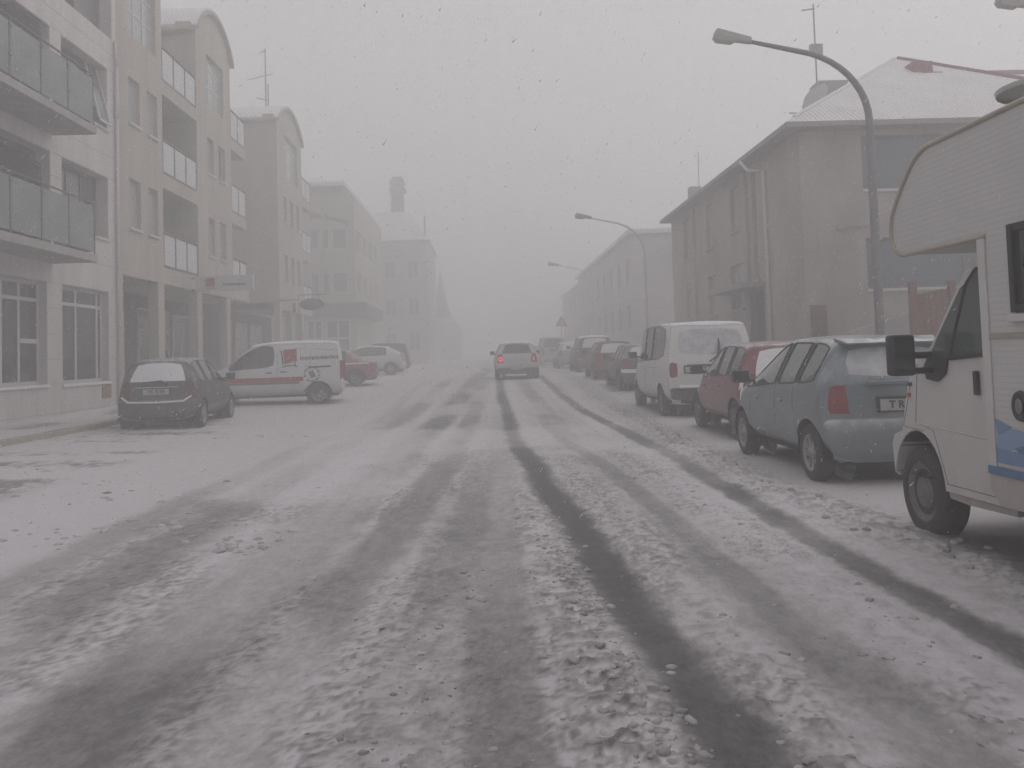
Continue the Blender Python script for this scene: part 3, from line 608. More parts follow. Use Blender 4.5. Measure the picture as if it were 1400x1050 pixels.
rfR = mb.build('roof', M_corr, hr)
mb = MB(); mb.tube([A_+Vector((.1, 0, 0)), c1+Vector((0, 0, .03))], .075, 6); mb.build('ridge_cap', M_red, rfR)
mb = MB(); mb.tube([c0+Vector((.3, .3, .2)), A_], .045, 6); mb.build('ridge_cap', M_roofsnow, rfR)
# roof hatch on the front slope
def on_front(x, y): return Vector((x, y, ZE+(y-21.05)*(10.2-ZE)/5.35))
h0 = on_front(12.62, 25.0); mb = MB(); mb.box(h0.x, h0.x+.58, h0.y-.1, h0.y+.45, h0.z-.3, h0.z+.27); hat = mb.build('roof_hatch', M_red, rfR)
mb = MB(); mb.box(h0.x+.22, h0.x+.82, h0.y-.18, h0.y-.104, h0.z-.16, h0.z-.08); mb.build('sill', M_red, hat)
# ridge chimney with mast and dish
q = Vector((12.55, 32.0, 9.9)); mb = MB(); mb.hexa([q+Vector(v) for v in ((-.35, -.3, 0), (.2, -.3, 0), (.2, .3, 0), (-.35, .3, 0), (-.1, -.45, 1.25), (1.05, -.45, 1.25), (1.05, .45, 1.25), (-.1, .45, 1.25))])
chm = mb.build('chimney', mat('grey_flue', (.17, .155, .155), .8, .1, 3), rfR)
mb = MB(); mb.tube([q+Vector((0, 0, 1.0)), q+Vector((0, 0, 4.3))], .03, 6); mb.tube([q+Vector((-.45, 0, 4.05)), q+Vector((.05, 0, 4.12))], .03, 5); mb.box(q.x-.2, q.x+.25, q.y-.1, q.y+.1, q.z+2.35, q.z+2.75); mb.tube([q+Vector((-1.2, -.3, .1)), q+Vector((0, -.3, .05))], .03, 5); mb.build('antenna', M_rail, rfR)
mb = MB(); mb.lathe([(0, .02), (.06, .3), (.2, .55), (.32, .68), (.30, .66), (.17, .52), (.03, .28), (-.02, .02)], 20, 'X', (0, 0, 0))
dish = mb.build('satellite_dish', M_grey, rfR, True, world=False); dish.location = Vector((12.0, 31.5, 10.55))-Vector(ORG[hr.name]); dish.rotation_euler = (0, R(25), R(15))
# wing with a red ridge to the right
mb = MB(); mb.quad((16.2, 25.0, 7.4), (34, 25.0, 7.4), (34, 30, 10.75), (16.8, 30, 10.75)); mb.quad((16.8, 30, 10.75), (34, 30, 10.75), (34, 35, 7.4), (16.2, 35, 7.4)); mb.build('roof', M_corr, hr)
mb = MB(); mb.tube([(16.8, 30, 10.8), (34, 30, 10.8)], .09, 6); mb.build('ridge_cap', M_red, hr)
mb = MB(); mb.box(18.7, 33.5, 25.4, 34.6, 0, 7.5); mb.build('wall', M_pink, hr)
# small far chimney and aerial on the same house
mb = MB(); mb.box(8.5, 8.95, 35.6, 36.1, 6.9, 8.1); mb.tube([(8.95, 36.0, 7.5), (8.98, 36.0, 9.6)], .02, 5); mb.build('chimney', M_grey, rfR)
# long blocks further on
def long_block(name, label, x0, x1, y0, y1, zt, m):
    o = thing(name, label, 'building', ((x0+x1)/2, (y0+y1)/2, .6)); F1 = Fr((x0, 0, 0), (0, 1, 0), (-1, 0, 0)); F2 = Fr((0, y0, 0), (1, 0, 0), (0, -1, 0))
    hs = []; yy = y0+1.5
    while yy+1.3 < y1:
        for z0 in (2.6, 5.2): hs.append((yy, z0, yy+1.2, z0+1.4))
        yy += 3.3
    h2 = [(x0+2+k*2.6, z0, x0+3.2+k*2.6, z0+1.4) for k in range(2) for z0 in (2.6, 5.2)]
    mb = MB(); wall(mb, F1, y0, y1, 0, zt, hs, .15); wall(mb, F2, x0, x1, 0, zt, h2, .15); mb.box(x0+.3, x1, y0+.3, y1, zt-.3, zt-.02); mb.build('wall', m, o)
    for h in hs: window(F1, *h, o, depth=.1, gm=M_glassb, w=.1)
    for h in h2: window(F2, *h, o, depth=.1, gm=M_glassb, w=.1)
    mb = MB(); mb.hexa([(x0-.3, y0-.3, zt), (x1, y0-.3, zt), (x1, y1+.3, zt), (x0-.3, y1+.3, zt), (x0-.3, y0-.3, zt+.22), (x1, y0-.3, zt+.32), (x1, y1+.3, zt+.32), (x0-.3, y1+.3, zt+.22)]); mb.build('roof', M_roofsnow, o)
    return o
long_block('terrace_building', 'long flat-topped grey block fading in snow just beyond the hipped house', 8.0, 18, 47.2, 76, 7.75, M_pink2)
long_block('terrace_building', 'farthest pale block on the right, almost swallowed by the snowstorm', 8.3, 18, 77.5, 96, 7.3, M_pink2)
# garden wall and fence in front of the hipped house
tag(MB().prism([(8.0, 19.2, .1), (11.6, 19.2, .1), (11.6, 19.2, 2.25), (9.4, 19.2, 2.1), (8.0, 19.2, 1.7)], (0, .2, 0)).build('garden_wall', M_grey), 'low grey rendered garden wall with a sloping snowy top', 'wall')
fen = thing('wooden_fence', 'brown board fence between two square posts beside the motorhome cab', 'fence', (8.8, 17, .2))
for x in (8.3, 9.08): MB().box(x, x+.13, 16.94, 17.07, .1, 2.62).build('post', M_wood, fen, bevel=.01)
for k in range(5): MB().box(8.44+k*.127, 8.44+k*.127+.12, 16.985, 17.02, .25, 2.38+.02*k).build('board', M_wood, fen)
for k in range(8): MB().box(9.22+k*.127, 9.22+k*.127+.12, 16.985, 17.02, .25, 2.48).build('board', M_wood, fen)

# ------------------------------------------------------------------ vehicles
def subdiv(verts, faces, mi, levels, crease=None):
    me = bpy.data.meshes.new('cage'); me.from_pydata(verts, [], faces); me.update()
    me.polygons.foreach_set('material_index', mi)
    bm = bmesh.new(); bm.from_mesh(me)
    bmesh.ops.remove_doubles(bm, verts=bm.verts, dist=.004)
    bmesh.ops.dissolve_degenerate(bm, edges=bm.edges, dist=.002)
    bmesh.ops.recalc_face_normals(bm, faces=bm.faces)
    cl = bm.edges.layers.float.new('crease_edge')
    for e in bm.edges:
        f = e.link_faces
        if len(f) == 2 and f[0].material_index != f[1].material_index: e[cl] = crease or .35
    bm.to_mesh(me); bm.free()
    for k in range(40): me.materials.append(None)
    o = bpy.data.objects.new('cage', me); COL.objects.link(o)
    s = o.modifiers.new('s', 'SUBSURF'); s.levels = levels; s.render_levels = levels
    dg = bpy.context.evaluated_depsgraph_get(); r = bpy.data.meshes.new_from_object(o.evaluated_get(dg)); bpy.data.objects.remove(o)
    return r
def mesh_arrays(me):
    v = np.empty(len(me.vertices)*3); me.vertices.foreach_get('co', v); v = v.reshape(-1, 3)
    f = [tuple(p.vertices) for p in me.polygons]; m = np.empty(len(f), int); me.polygons.foreach_get('material_index', m)
    return v, f, m
def sub_object(name, v, f, m, parent, smooth=True, offset=0., normals=None):
    used = sorted({i for q in f for i in q}); mp = {i: k for k, i in enumerate(used)}
    vv = v[used] if normals is None else v[used]+normals[used]*offset
    me = bpy.data.meshes.new(name); me.from_pydata(vv.tolist(), [], [tuple(mp[i] for i in q) for q in f]); me.update(); me.materials.append(m)
    if smooth: me.polygons.foreach_set('use_smooth', [True]*len(f))
    o = bpy.data.objects.new(name, me); COL.objects.link(o); o.parent = parent; return o
def islands(f):
    par = {}
    def find(a):
        while par[a] != a: par[a] = par[par[a]]; a = par[a]
        return a
    for q in f:
        for i in q: par.setdefault(i, i)
        for i in q[1:]: par[find(i)] = find(q[0])
    d_ = {}
    for q in f: d_.setdefault(find(q[0]), []).append(q)
    return list(d_.values())
TAGS = ['body', 'windscreen', 'rear_window', 'side_window', 'tail_light', 'bumper', 'headlight', 'trim', 'lower_tailgate']
WHEELS = {}
def wheel_mesh(r, w_, style):
    key = (r, w_, style)
    if key in WHEELS: return WHEELS[key]
    rr = r*.66; t = MB()
    t.lathe([(-w_/2, rr), (-w_/2-.004, r*.82), (-w_/2+.012, r*.95), (-w_/2+.04, r), (w_/2-.04, r), (w_/2-.012, r*.95), (w_/2+.004, r*.82), (w_/2, rr), (w_/2-.03, rr-.012), (w_/2-.03, .05)], 32)
    k = MB(); x = w_/2
    if style == 'alloy':
        k.lathe([(x-.005, rr), (x-.02, rr-.03), (x-.05, rr-.035)], 28)
        for j in range(8):
            a = 2*math.pi*j/8; c, s = math.cos(a), math.sin(a); a2 = .11
            p = [(x-.03, c*.05-s*s_*.03, s*.05+c*s_*.03) for s_ in (-1, 1)]+[(x-.02, c*(rr-.02)-s*s_*.045, s*(rr-.02)+c*s_*.045) for s_ in (1, -1)]
            k.prism(p, (-.02, 0, 0))
        k.lathe([(x-.0, .0), (x-.0, .045), (x-.03, .06)], 14)
    else:
        k.lathe([(x-.005, rr), (x-.022, rr-.02), (x-.03, rr-.05), (x-.055, rr*.62), (x-.02, rr*.52), (x-.015, rr*.30), (x+.0, rr*.22), (x+.0, 0.0)], 28)
        for j in range(8):
            a = 2*math.pi*j/8; c, s = math.cos(a)*rr*.74, math.sin(a)*rr*.74
            k.lathe([(x-.036, .0), (x-.036, .02)], 8, 'X', (0, c, s))
    def me(b, m, nm):
        q = bpy.data.meshes.new(nm); q.from_pydata(b.v, [], b.f); q.update(); q.materials.append(m); q.polygons.foreach_set('use_smooth', [True]*len(q.polygons)); return q
    WHEELS[key] = (me(t, M_tyre, 'wheel'), me(k, M_rim if style == 'alloy' else M_rimw, 'rim')); return WHEELS[key]
def add_wheel(car, x, y, r, w_, style, side):
    a, b = wheel_mesh(r, w_, style)
    o = bpy.data.objects.new('wheel', a); COL.objects.link(o); o.parent = car; o.location = (x, y, r-.012); o.rotation_euler = (random.uniform(0, 3), 0, 0 if side > 0 else math.pi)
    k = bpy.data.objects.new('rim', b); COL.objects.link(k); k.parent = o
def car(name, label, cat, loc, heading, sp, paint, group=None):
    """heading: rotation about z; local +Y is forward, origin on the ground under the rear axle"""
    root = thing(name, label, cat, loc, heading, group); ORG[root.name] = (0, 0, 0)
    W, H, wb, wr = sp['W'], sp['H'], sp['wb'], sp['wr']
    st = []                                                    # stations
    for s in sp['tail']: st.append(s)
    ry = sp['roof']; pil = sp['pillars']
    def roofz(y):
        ys_, zs_ = zip(*ry); return float(np.interp(y, ys_, zs_))
    marks = [ry[0][0]]
    for a, b_ in pil: marks += [a, b_]
    marks += [ry[-1][0]]
    for k, y in enumerate(marks[:-1]):
        st.append((y, roofz(y), sp['rw'], .05, .0, .85, 'roof', 'pillar' if k % 2 == 1 or (k == 0 and sp.get('dpillar', False)) or (k//2) in sp.get('blank', ()) else 'glass'))
    st.append((ry[-1][0], ry[-1][1], sp['rw'], .05, -.06, .9, 'windscreen', 'glass' if sp.get('quarter', True) else 'pillar'))
    for s in sp['front']: st.append(s)
    n = len(st); hw = W/2
    y_rear = min(s[0] for s in st); y_front = max(s[0] for s in st)
    def wid(y):
        t0 = np.clip((y-y_rear)/.9, 0, 1); t1 = np.clip((y_front-y)/1.1, 0, 1)
        return hw*(1-.085*(1-t0)**2-.17*(1-t1)**2.2)
    zs, zm = sp.get('zs', .22), sp.get('zm', .58); bz = sp['belt']
    V = []; cols_n = 7
    for s in st:
        y, z, x4, dz, dy, inn = s[:6]; z4 = z-dz; y4 = y+dy
        P6 = (0, y, z); P5 = (x4*inn, y+dy*inn**2, z-dz*inn**2*.8); P4 = (x4, y4, z4)
        zb = bz[0]+(bz[1]-bz[0])*np.clip((y4-y_rear)/(y_front-y_rear), 0, 1)
        side = []
        for (zt, xx) in ((zb, wid(y4)-.035), (zm, wid(y4)), (zs, wid(y4)-.05)):
            side.append(P4 if zt >= z4-.012 else (xx, y4, zt))
        P3, P2, P1 = side; P0 = (0, y4, P1[2])
        V.append([P0, P1, P2, P3, P4, P5, P6])
    verts, faces, mi = [], [], []
    for sgn in (1, -1):
        base = len(verts)
        for row in V:
            for p in row: verts.append((p[0]*sgn, p[1], p[2]))
        for k in range(n-1):
            tg, sd_ = st[k][6], (st[k][7] if len(st[k]) > 7 else None)
            for j in range(6):
                q = (base+k*7+j, base+k*7+j+1, base+(k+1)*7+j+1, base+(k+1)*7+j)
                t = 'body'
                if j >= 5:
                    t = {'roof': 'body', 'paint': 'body', 'light': sp.get('mid', 'body')}.get(tg, tg)
                elif j == 4:
                    t = {'light': 'tail_light', 'bumper': 'bumper', 'headlight': 'headlight'}.get(tg, 'body')
                elif j == 3:
                    t = 'body'
                    if sd_ == 'glass': t = 'side_window'
                    elif sd_ == 'pillar' and sp.get('black_pillars', True): t = 'trim'
                    if tg == 'light' and sp.get('wrap', False): t = 'tail_light'
                if t not in TAGS: t = 'body'
                if t == 'headlight' and j != 4: t = 'body'
                faces.append(q if sgn > 0 else q[::-1]); mi.append(TAGS.index(t))
        # end caps (bumper undersides)
    me = subdiv(verts, faces, mi, sp.get('lev', 2), sp.get('crease'))
    v, f, m = mesh_arrays(me); bpy.data.meshes.remove(me)
    # rescale to the real dimensions
    v[:, 0] *= W/(v[:, 0].max()-v[:, 0].min()); zmax = v[:, 2].max(); v[:, 2] = np.where(v[:, 2] > .3, .3+(v[:, 2]-.3)*(H-.3)/(zmax-.3), v[:, 2])
    # wheel arches: push skin out of the circle
    ra = wr+sp.get('gap', .055); drop = set()
    for yc in (0, wb):
        dy, dz = v[:, 1]-yc, v[:, 2]-wr*.97; rr = np.hypot(dy, dz); ins = (rr < ra) & (np.abs(v[:, 0]) > hw*.55)
        for k, q in enumerate(f):
            if all(ins[i] for i in q): drop.add(k)
        onb = np.zeros(len(v), bool)
        for k, q in enumerate(f):
            if k not in drop:
                for i in q:
                    if ins[i]: onb[i] = True
        s = ra/np.maximum(rr, 1e-6); v[onb, 1] = yc+dy[onb]*s[onb]; v[onb, 2] = wr*.97+dz[onb]*s[onb]
    keep = [k for k in range(len(f)) if k not in drop]; f = [f[k] for k in keep]; m = m[keep]
    bvh = BVHTree.FromPolygons([Vector(p) for p in v], f)
    # normals
    nm = np.zeros_like(v)
    for q in f:
        a = np.cross(v[q[1]]-v[q[0]], v[q[2]]-v[q[0]]); 
        for i in q: nm[i] += a
    nm /= np.maximum(np.linalg.norm(nm, axis=1, keepdims=True), 1e-9)
    c = v.mean(0); 
    if ((v-c)*nm).sum() < 0: nm = -nm
    G = {t: [f[k] for k in range(len(f)) if TAGS[m[k]] == t] for t in TAGS}
    over = sp.get('mats', {})
    body = sub_object('body', v, G['body'], paint, root)
    dm = {'windscreen': M_cglass, 'rear_window': M_cglass, 'side_window': sp.get('glass', M_cglass), 'tail_light': M_tail, 'bumper': paint, 'headlight': M_tailw, 'trim': M_black, 'lower_tailgate': paint}
    for t in TAGS[1:]:
        for isl in islands(G[t]) if G[t] else []:
            mm = over.get(t, dm[t])
            if t == 'tail_light' and 'lit' in sp and np.mean([v[i][0] for i in isl[0]]) < 0: mm = sp['lit']
            sub_object(t, v, isl, mm, root)
            if t in ('side_window',):                # dark rubber lip round the glass
                cnt = {}
                for q in isl:
                    for a, b_ in zip(q, q[1:]+q[:1]): e = (min(a, b_), max(a, b_)); cnt[e] = cnt.get(e, 0)+1
                lip = MB()
                for (a, b_), c_ in cnt.items():
                    if c_ == 1: lip.tube([v[a], v[b_]], .011, 4, False)
                lip.build('window_seal', M_black, root, world=False)
    for t in sp.get('snow', ()):                      # snow lying on panels
        if t == 'roof': fs = [q for k, q in enumerate(f) if TAGS[m[k]] == 'body' and np.mean([v[i][2] for i in q]) > H-.16 and abs(np.mean([nm[i][2] for i in q])) > .6]
        elif t == 'hood': fs = [q for k, q in enumerate(f) if TAGS[m[k]] == 'body' and np.mean([v[i][1] for i in q]) > wb*.7 and abs(np.mean([nm[i][2] for i in q])) > .8]
        elif t == 'hatch': fs = [q for k, q in enumerate(f) if TAGS[m[k]] in ('body', 'lower_tailgate', 'bumper') and np.mean([v[i][1] for i in q]) < -.25 and sp['snow_z'][0] < np.mean([v[i][2] for i in q]) < sp['snow_z'][1] and np.mean([nm[i][1] for i in q]) < -.35]
        else: fs = G[t]
        if fs:
            so_ = sub_object('snow_cover', v, fs, M_snow, root, True, .014, nm); so_['kind'] = 'stuff'
    # arches, wheels, underbody
    for yc in (0, wb):
        for sx in (-1, 1):
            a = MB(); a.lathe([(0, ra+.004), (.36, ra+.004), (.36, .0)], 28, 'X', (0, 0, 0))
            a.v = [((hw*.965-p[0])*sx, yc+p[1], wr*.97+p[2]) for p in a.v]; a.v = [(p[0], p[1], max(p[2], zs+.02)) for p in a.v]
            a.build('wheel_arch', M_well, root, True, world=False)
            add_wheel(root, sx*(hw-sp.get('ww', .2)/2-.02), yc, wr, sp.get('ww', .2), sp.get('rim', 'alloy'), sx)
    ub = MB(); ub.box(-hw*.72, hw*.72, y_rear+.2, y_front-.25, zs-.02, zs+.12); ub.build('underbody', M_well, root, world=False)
    # helpers on the skin
    def hit_side(y, z, sx=-1):
        h = bvh.ray_cast(Vector((sx*3, y, z)), Vector((-sx, 0, 0))); return h[0] if h[0] else Vector((sx*hw, y, z))
    def hit_rear(x, z):
        h = bvh.ray_cast(Vector((x, -4, z)), Vector((0, 1, 0))); return h[0] if h[0] else Vector((x, y_rear, z))
    for sx in (-1, 1):
        for line in sp.get('seams', ()):
            pts = []
            for (p, q) in zip(line[:-1], line[1:]):
                for k in range(7):
                    t = k/6; pts.append(hit_side(p[0]+(q[0]-p[0])*t, p[1]+(q[1]-p[1])*t, sx)+Vector((sx*.0, 0, 0)))
            MB().tube(pts, .0045, 4).build('door_seam', M_framed, root, world=False)
        for (y, z) in sp.get('handles', ()):
            p = hit_side(y, z, sx); hb = MB(); hb.box(p.x-.02, p.x+.025 if sx > 0 else p.x+.02, y-.09, y+.09, z-.018, z+.018); hb.build('door_handle', sp.get('handle_mat', paint), root, world=False, bevel=.008)
        my, mz = sp['mirror']; p = hit_side(my, mz-.06, sx); mbm = MB()
        mbm.box(min(p.x+sx*.06, p.x+sx*.26), max(p.x+sx*.06, p.x+sx*.26), my-.05, my+.09, mz-.075, mz+.085); mbm.box(min(p.x-sx*.02, p.x+sx*.09), max(p.x-sx*.02, p.x+sx*.09), my, my+.05, mz-.06, mz-.02)
        mbm.build('wing_mirror', sp.get('mirror_mat', M_black), root, True, .03, False)
    if 'plate' in sp:
        txt, pz, px = sp['plate']; p = hit_rear(px, pz); pb = MB(); rec = MB(); rec.box(px-.285, px+.285, p.y-.012, p.y+.03, pz-.075, pz+.085); rec.build('plate_recess', sp.get('recess', M_black), root, world=False)
        pb.box(px-.26, px+.26, p.y-.02, p.y-.013, pz-.057, pz+.057); po = pb.build('number_plate', M_plate, root, world=False)
        if txt: text(txt, .105, M_inkb if sp.get('blue') else M_ink, po, Matrix.Translation((px, p.y-.023, pz)) @ Matrix.Rotation(R(90), 4, 'X'), extrude=.001)
    return root, v, f, bvh, hit_side, hit_rear

# body plans. tail stations: y, z, edge half width, drop, edge shift, inner fraction, tag
def hatch(W=1.68, H=1.5, wb=2.45, wr=.30, ro=.62, fo=.78, tailtop=1.0, slope=.25, rake=.95, rw=.57, belt=(.98, .86), cowl=.97, **k):
    r, fr = -ro, wb+fo
    tail = [(r+.12, .27, W*.40, 0, .10, .72, 'bumper'), (r+.02, .35, W*.43, 0, .13, .72, 'bumper'), (r, .48, W*.445, 0, .15, .72, 'bumper'), (r+.03, .60, W*.45, 0, .17, .72, 'bumper'),
            (r+.055, .64, W*.45, 0, .17, .72, 'light'), (r+.075, .80, W*.44, 0, .17, .72, 'light'), (r+.10, tailtop, W*.425, .0, .17, .82, 'rear_window'), (r+.10+slope, H-.10, rw*.96, .03, .10, .86, 'paint')]
    ws_top = wb-1.02
    roof = [(r+.16+slope, H-.045), (r+.9+slope, H), (ws_top-.35, H-.005), (ws_top, H-.05)]
    pill = [(.30, .36), (wb*.40, wb*.40+.085)]
    front = [(ws_top+rake, cowl, rw+.11, .03, -.20, .9, 'paint'), (ws_top+rake+.12, cowl-.02, rw+.13, .04, -.18, .85, 'paint'), (fr-.42, cowl-.17, W*.41, .05, -.16, .75, 'headlight'), (fr-.10, .66, W*.40, .02, -.22, .75, 'bumper'), (fr, .48, W*.40, 0, -.28, .7, 'bumper'), (fr, .32, W*.40, 0, -.28, .7, 'bumper'), (fr-.1, .2, W*.38, 0, -.2, .7, 'bumper')]
    d_ = dict(W=W, H=H, wb=wb, wr=wr, tail=tail, roof=roof, pillars=pill, front=front, rw=rw, belt=belt, wrap=True,
              mirror=(ws_top+rake-.42, cowl+.06), handles=[(wb*.40-.12, .80), (wb*.40+.98-.75+.55, .79)], mid='lower_tailgate',
              seams=[[(wb*.42, belt[0]-.08), (wb*.42, .28)], [(.42, belt[0]-.08), (.40, .70)], [(ws_top+.55, belt[1]-.03), (ws_top+.62, .30)]])
    d_.update(k); return d_
def place(x, y): return (x, y, float(gz(x, y))-.0)

M_jazz = mat('blue_grey_paint', (.160, .192, .212), .28, .06, 3, coat=.3, dirt=((.22, .22, .225), .15, 1.1, .65), dust=.8)
M_swift = mat('dull_red_paint', (.21, .055, .06), .35, .06, 3, coat=.3, dirt=((.24, .20, .20), .1, 1.1, .6), dust=.75)
M_van = mat('white_van_paint', (.66, .65, .635), .35, .04, 3, coat=.2, dirt=((.30, .28, .27), .2, 1.2, .4), dust=.75)
M_white = mat('white_paint', (.64, .64, .65), .35, .03, 3, coat=.2, dirt=((.34, .32, .32), .15, .9, .45), dust=.75)
M_yaris = mat('charcoal_paint', (.05, .048, .05), .4, .1, 3, coat=.2, dirt=((.13, .12, .12), .1, .9, .5), dust=.75)
M_silver = mat('silver_paint', (.54, .545, .55), .35, .05, 3, metal=.2, dirt=((.20, .19, .19), .15, .9, .6), dust=.75)
M_redc = mat('red_paint', (.27, .05, .055), .4, .06, 3, dirt=((.3, .2, .2), .1, .8, .4), dust=.75)
M_darkc = mat('dark_grey_paint', (.075, .075, .08), .4, .08, 3, dirt=((.15, .14, .14), .1, .9, .5), dust=.75)
M_palec = mat('pale_beige_paint', (.36, .34, .29), .4, .05, 3, dirt=((.2, .19, .18), .1, .9, .4), dust=.75)
BL = 'cars parked along the right kerb'; LL = 'cars parked nose-in on the left'

# Jazz-like blue hatchback
sp = hatch(W=1.70, H=1.53, wb=2.45, wr=.30, ro=.62, fo=.78, tailtop=.98, slope=.28, rake=1.12, rw=.55, belt=(1.05, .87), cowl=.98, lev=3, glass=M_cglassg, plate=('T R 468', .80, .0), ww=.18, rim='alloy',
           mats={'rear_window': M_frost}, mirror_mat=M_black, handle_mat=M_jazz)
t0 = sp['tail']; r_ = -.62
sp['tail'] = [(r_+.14, .22, .70, 0, .10, .70, 'bumper'), (r_+.03, .32, .735, 0, .13, .70, 'bumper'), (r_, .50, .755, 0, .16, .70, 'bumper'), (r_+.04, .62, .755, 0, .19, .70, 'bumper'),
              (r_+.075, .655, .75, 0, .20, .70, 'paint'), (r_+.08, .70, .745, 0, .20, .76, 'light'), (r_+.10, .86, .72, 0, .20, .80, 'light'), (r_+.125, 1.0, .69, .0, .19, .86, 'paint'), (r_+.145, 1.06, .67, .0, .18, .86, 'rear_window'), (r_+.36, 1.40, .56, .03, .12, .88, 'paint')]
sp['mid'] = 'lower_tailgate'
jz = car('blue_hatchback', 'blue-grey hatchback with roof spoiler parked just ahead of the motorhome', 'car', place(4.2, 9.3), R(0), sp, M_jazz, BL)
# spoiler, chrome handle strip, rear wiper
y0 = -.30; mb = MB(); mb.hexa([(-.5, y0-.02, 1.415), (.5, y0-.02, 1.415), (.52, y0+.25, 1.44), (-.52, y0+.25, 1.44), (-.5, y0-.04, 1.432), (.5, y0-.04, 1.432), (.54, y0+.25, 1.50), (-.54, y0+.25, 1.50)]); mb.build('spoiler', M_jazz, jz[0], True, .012, False)
p = jz[5](0, 1.03); mb = MB(); mb.box(-.36, .36, p.y-.03, p.y+.01, 1.0, 1.045); mb.build('tailgate_handle', M_jazz, jz[0], bevel=.01, world=False)
# red hatchback
sp = hatch(W=1.69, H=1.51, wb=2.39, wr=.30, ro=.55, fo=.75, tailtop=.98, slope=.16, rake=.85, rw=.60, belt=(.98, .90), cowl=.99, lev=3, glass=M_cglassg, snow=('rear_window', 'hatch'), snow_z=(.62, 1.0), ww=.18, rim='steel', plate=('', .62, 0))
sw = car('red_hatchback', 'dull red hatchback with snow-covered rear window, between white van and blue car', 'car', place(4.6, 13.6), R(0), sp, M_swift, BL)
# white van
vr = -.95
sp = dict(W=1.90, H=2.0, wb=3.0, wr=.33, rw=.80, belt=(1.22, 1.10), wrap=False, zm=.62, zs=.26, crease=.45, lev=3,
    tail=[(vr+.10, .30, .84, 0, .06, .80, 'trim'), (vr+.0, .36, .86, 0, .08, .80, 'bumper'), (vr-.03, .55, .88, 0, .10, .80, 'bumper'), (vr+.02, .60, .88, 0, .10, .80, 'paint'), (vr+.03, .80, .88, 0, .09, .82, 'light'), (vr+.04, 1.16, .88, 0, .08, .82, 'paint'), (vr+.06, 1.26, .87, 0, .08, .86, 'rear_window'), (vr+.15, 1.84, .80, .0, .06, .86, 'paint'), (vr+.22, 1.95, .79, .03, .05, .85, 'paint')],
    roof=[(vr+.40, 1.985), (.8, 2.0), (1.9, 1.99), (2.35, 1.93)], pillars=[(.85, .91), (1.72, 1.80)],
    front=[(3.25, 1.22, .78, .04, -.22, .92, 'paint'), (3.4, 1.17, .80, .06, -.2, .85, 'paint'), (3.80, .92, .80, .05, -.15, .75, 'headlight'), (3.92, .68, .8, 0, -.2, .75, 'bumper'), (3.96, .45, .8, 0, -.22, .7, 'bumper'), (3.86, .28, .78, 0, -.2, .7, 'bumper')],
    mirror=(2.72, 1.30), handles=[(1.85, .98), (1.5, 1.0)], seams=[[(1.68, 1.1), (1.68, .35)], [(2.85, 1.05), (2.8, .4)], [(.50, 1.8), (.50, .75)], [(-.1, 1.02), (2.9, 1.02)]], plate=('HEO 57', .985, -.30), ww=.2, rim='steel',
    mats={'rear_window': M_frost, 'bumper': M_black}, mid='body', glass=M_cglass, snow=('roof',))
vn = car('white_van', 'white panel van with snow-crusted rear window, parked before the hipped house', 'van', place(4.62, 19.0), R(0), sp, M_van, BL)
p = vn[5](0, 1.0); mb = MB(); mb.box(-.52, .30, p.y-.012, p.y+.03, .90, 1.09); mb.box(.05, .30, p.y-.05, p.y+.0, .86, 1.04); mb.build('plate_lamp_trim', M_black, vn[0], world=False, bevel=.01)
mb = MB(); p = vn[5](.16, 1.25); mb.tube([(.16, p.y-.03, 1.22), (.16, p.y-.02, 1.62)], [.05, .014], 6); mb.tube([(.16, p.y-.04, 1.28), (-.05, p.y-.05, 1.14)], .018, 5); mb.tube([(.16, p.y-.04, 1.28), (.30, p.y-.05, 1.12)], .018, 5); mb.build('rear_wiper', M_black, vn[0], world=False)
mb = MB(); p = vn[5](0, .58); mb.box(-.70, .72, p.y-.05, p.y+.12, .605, .665); o = mb.build('snow_cover', M_snow, vn[0], True, .025, False); o['kind'] = 'stuff'
p = vn[5](0, .43); mb = MB(); mb.box(-.55, .1, p.y-.012, p.y+.02, .41, .45); mb.build('reflector', M_tail, vn[0], world=False)
# dark hatch behind the van, then red, dark SUV, pale car, ghost
sp = hatch(W=1.72, H=1.46, wb=2.52, ro=.75, fo=.9, tailtop=.96, slope=.35, belt=(.95, .85), snow=('rear_window', 'hatch'), snow_z=(.55, .66), rim='steel', wr=.31)
car('dark_hatchback', 'dark grey hatchback with snowy rear window, next beyond the white van', 'car', place(4.85, 27.3), R(0), sp, M_darkc, BL)
sp = hatch(W=1.68, H=1.44, wb=2.45, tailtop=.95, slope=.3, snow=('rear_window',), rim='steel')
car('red_hatchback', 'small pale-red hatchback half hidden behind the dark grey hatchback', 'car', place(4.72, 33.0), R(0), sp, mat('faded_red_paint', (.20, .085, .085), .5, .1, 3), BL)
sp = hatch(W=1.78, H=1.66, wb=2.6, wr=.34, ro=.8, fo=.85, tailtop=1.08, slope=.15, rw=.64, belt=(1.06, 1.0), cowl=1.08, snow=('rear_window', 'roof'), rim='steel')
car('dark_estate_car', 'tall dark estate car with white snowed-over back window in parked row', 'car', place(4.85, 40.4), R(0), sp, M_darkc, BL)
sp = hatch(W=1.72, H=1.45, wb=2.55, tailtop=.95, slope=.35, snow=('rear_window', 'roof'), rim='steel')
car('pale_hatchback', 'pale beige hatchback fading into snow behind the moving silver car', 'car', place(4.55, 48.2), R(0), sp, M_palec, BL)
sp2 = dict(vn and {}); 
sp = hatch(W=1.85, H=1.9, wb=2.8, wr=.34, ro=.8, fo=.9, tailtop=1.15, slope=.12, rw=.72, belt=(1.2, 1.1), cowl=1.15, rim='steel')
car('pale_van', 'ghostly pale van, farthest of the row near the warning sign', 'van', place(4.3, 59), R(0), sp, M_palec, BL)
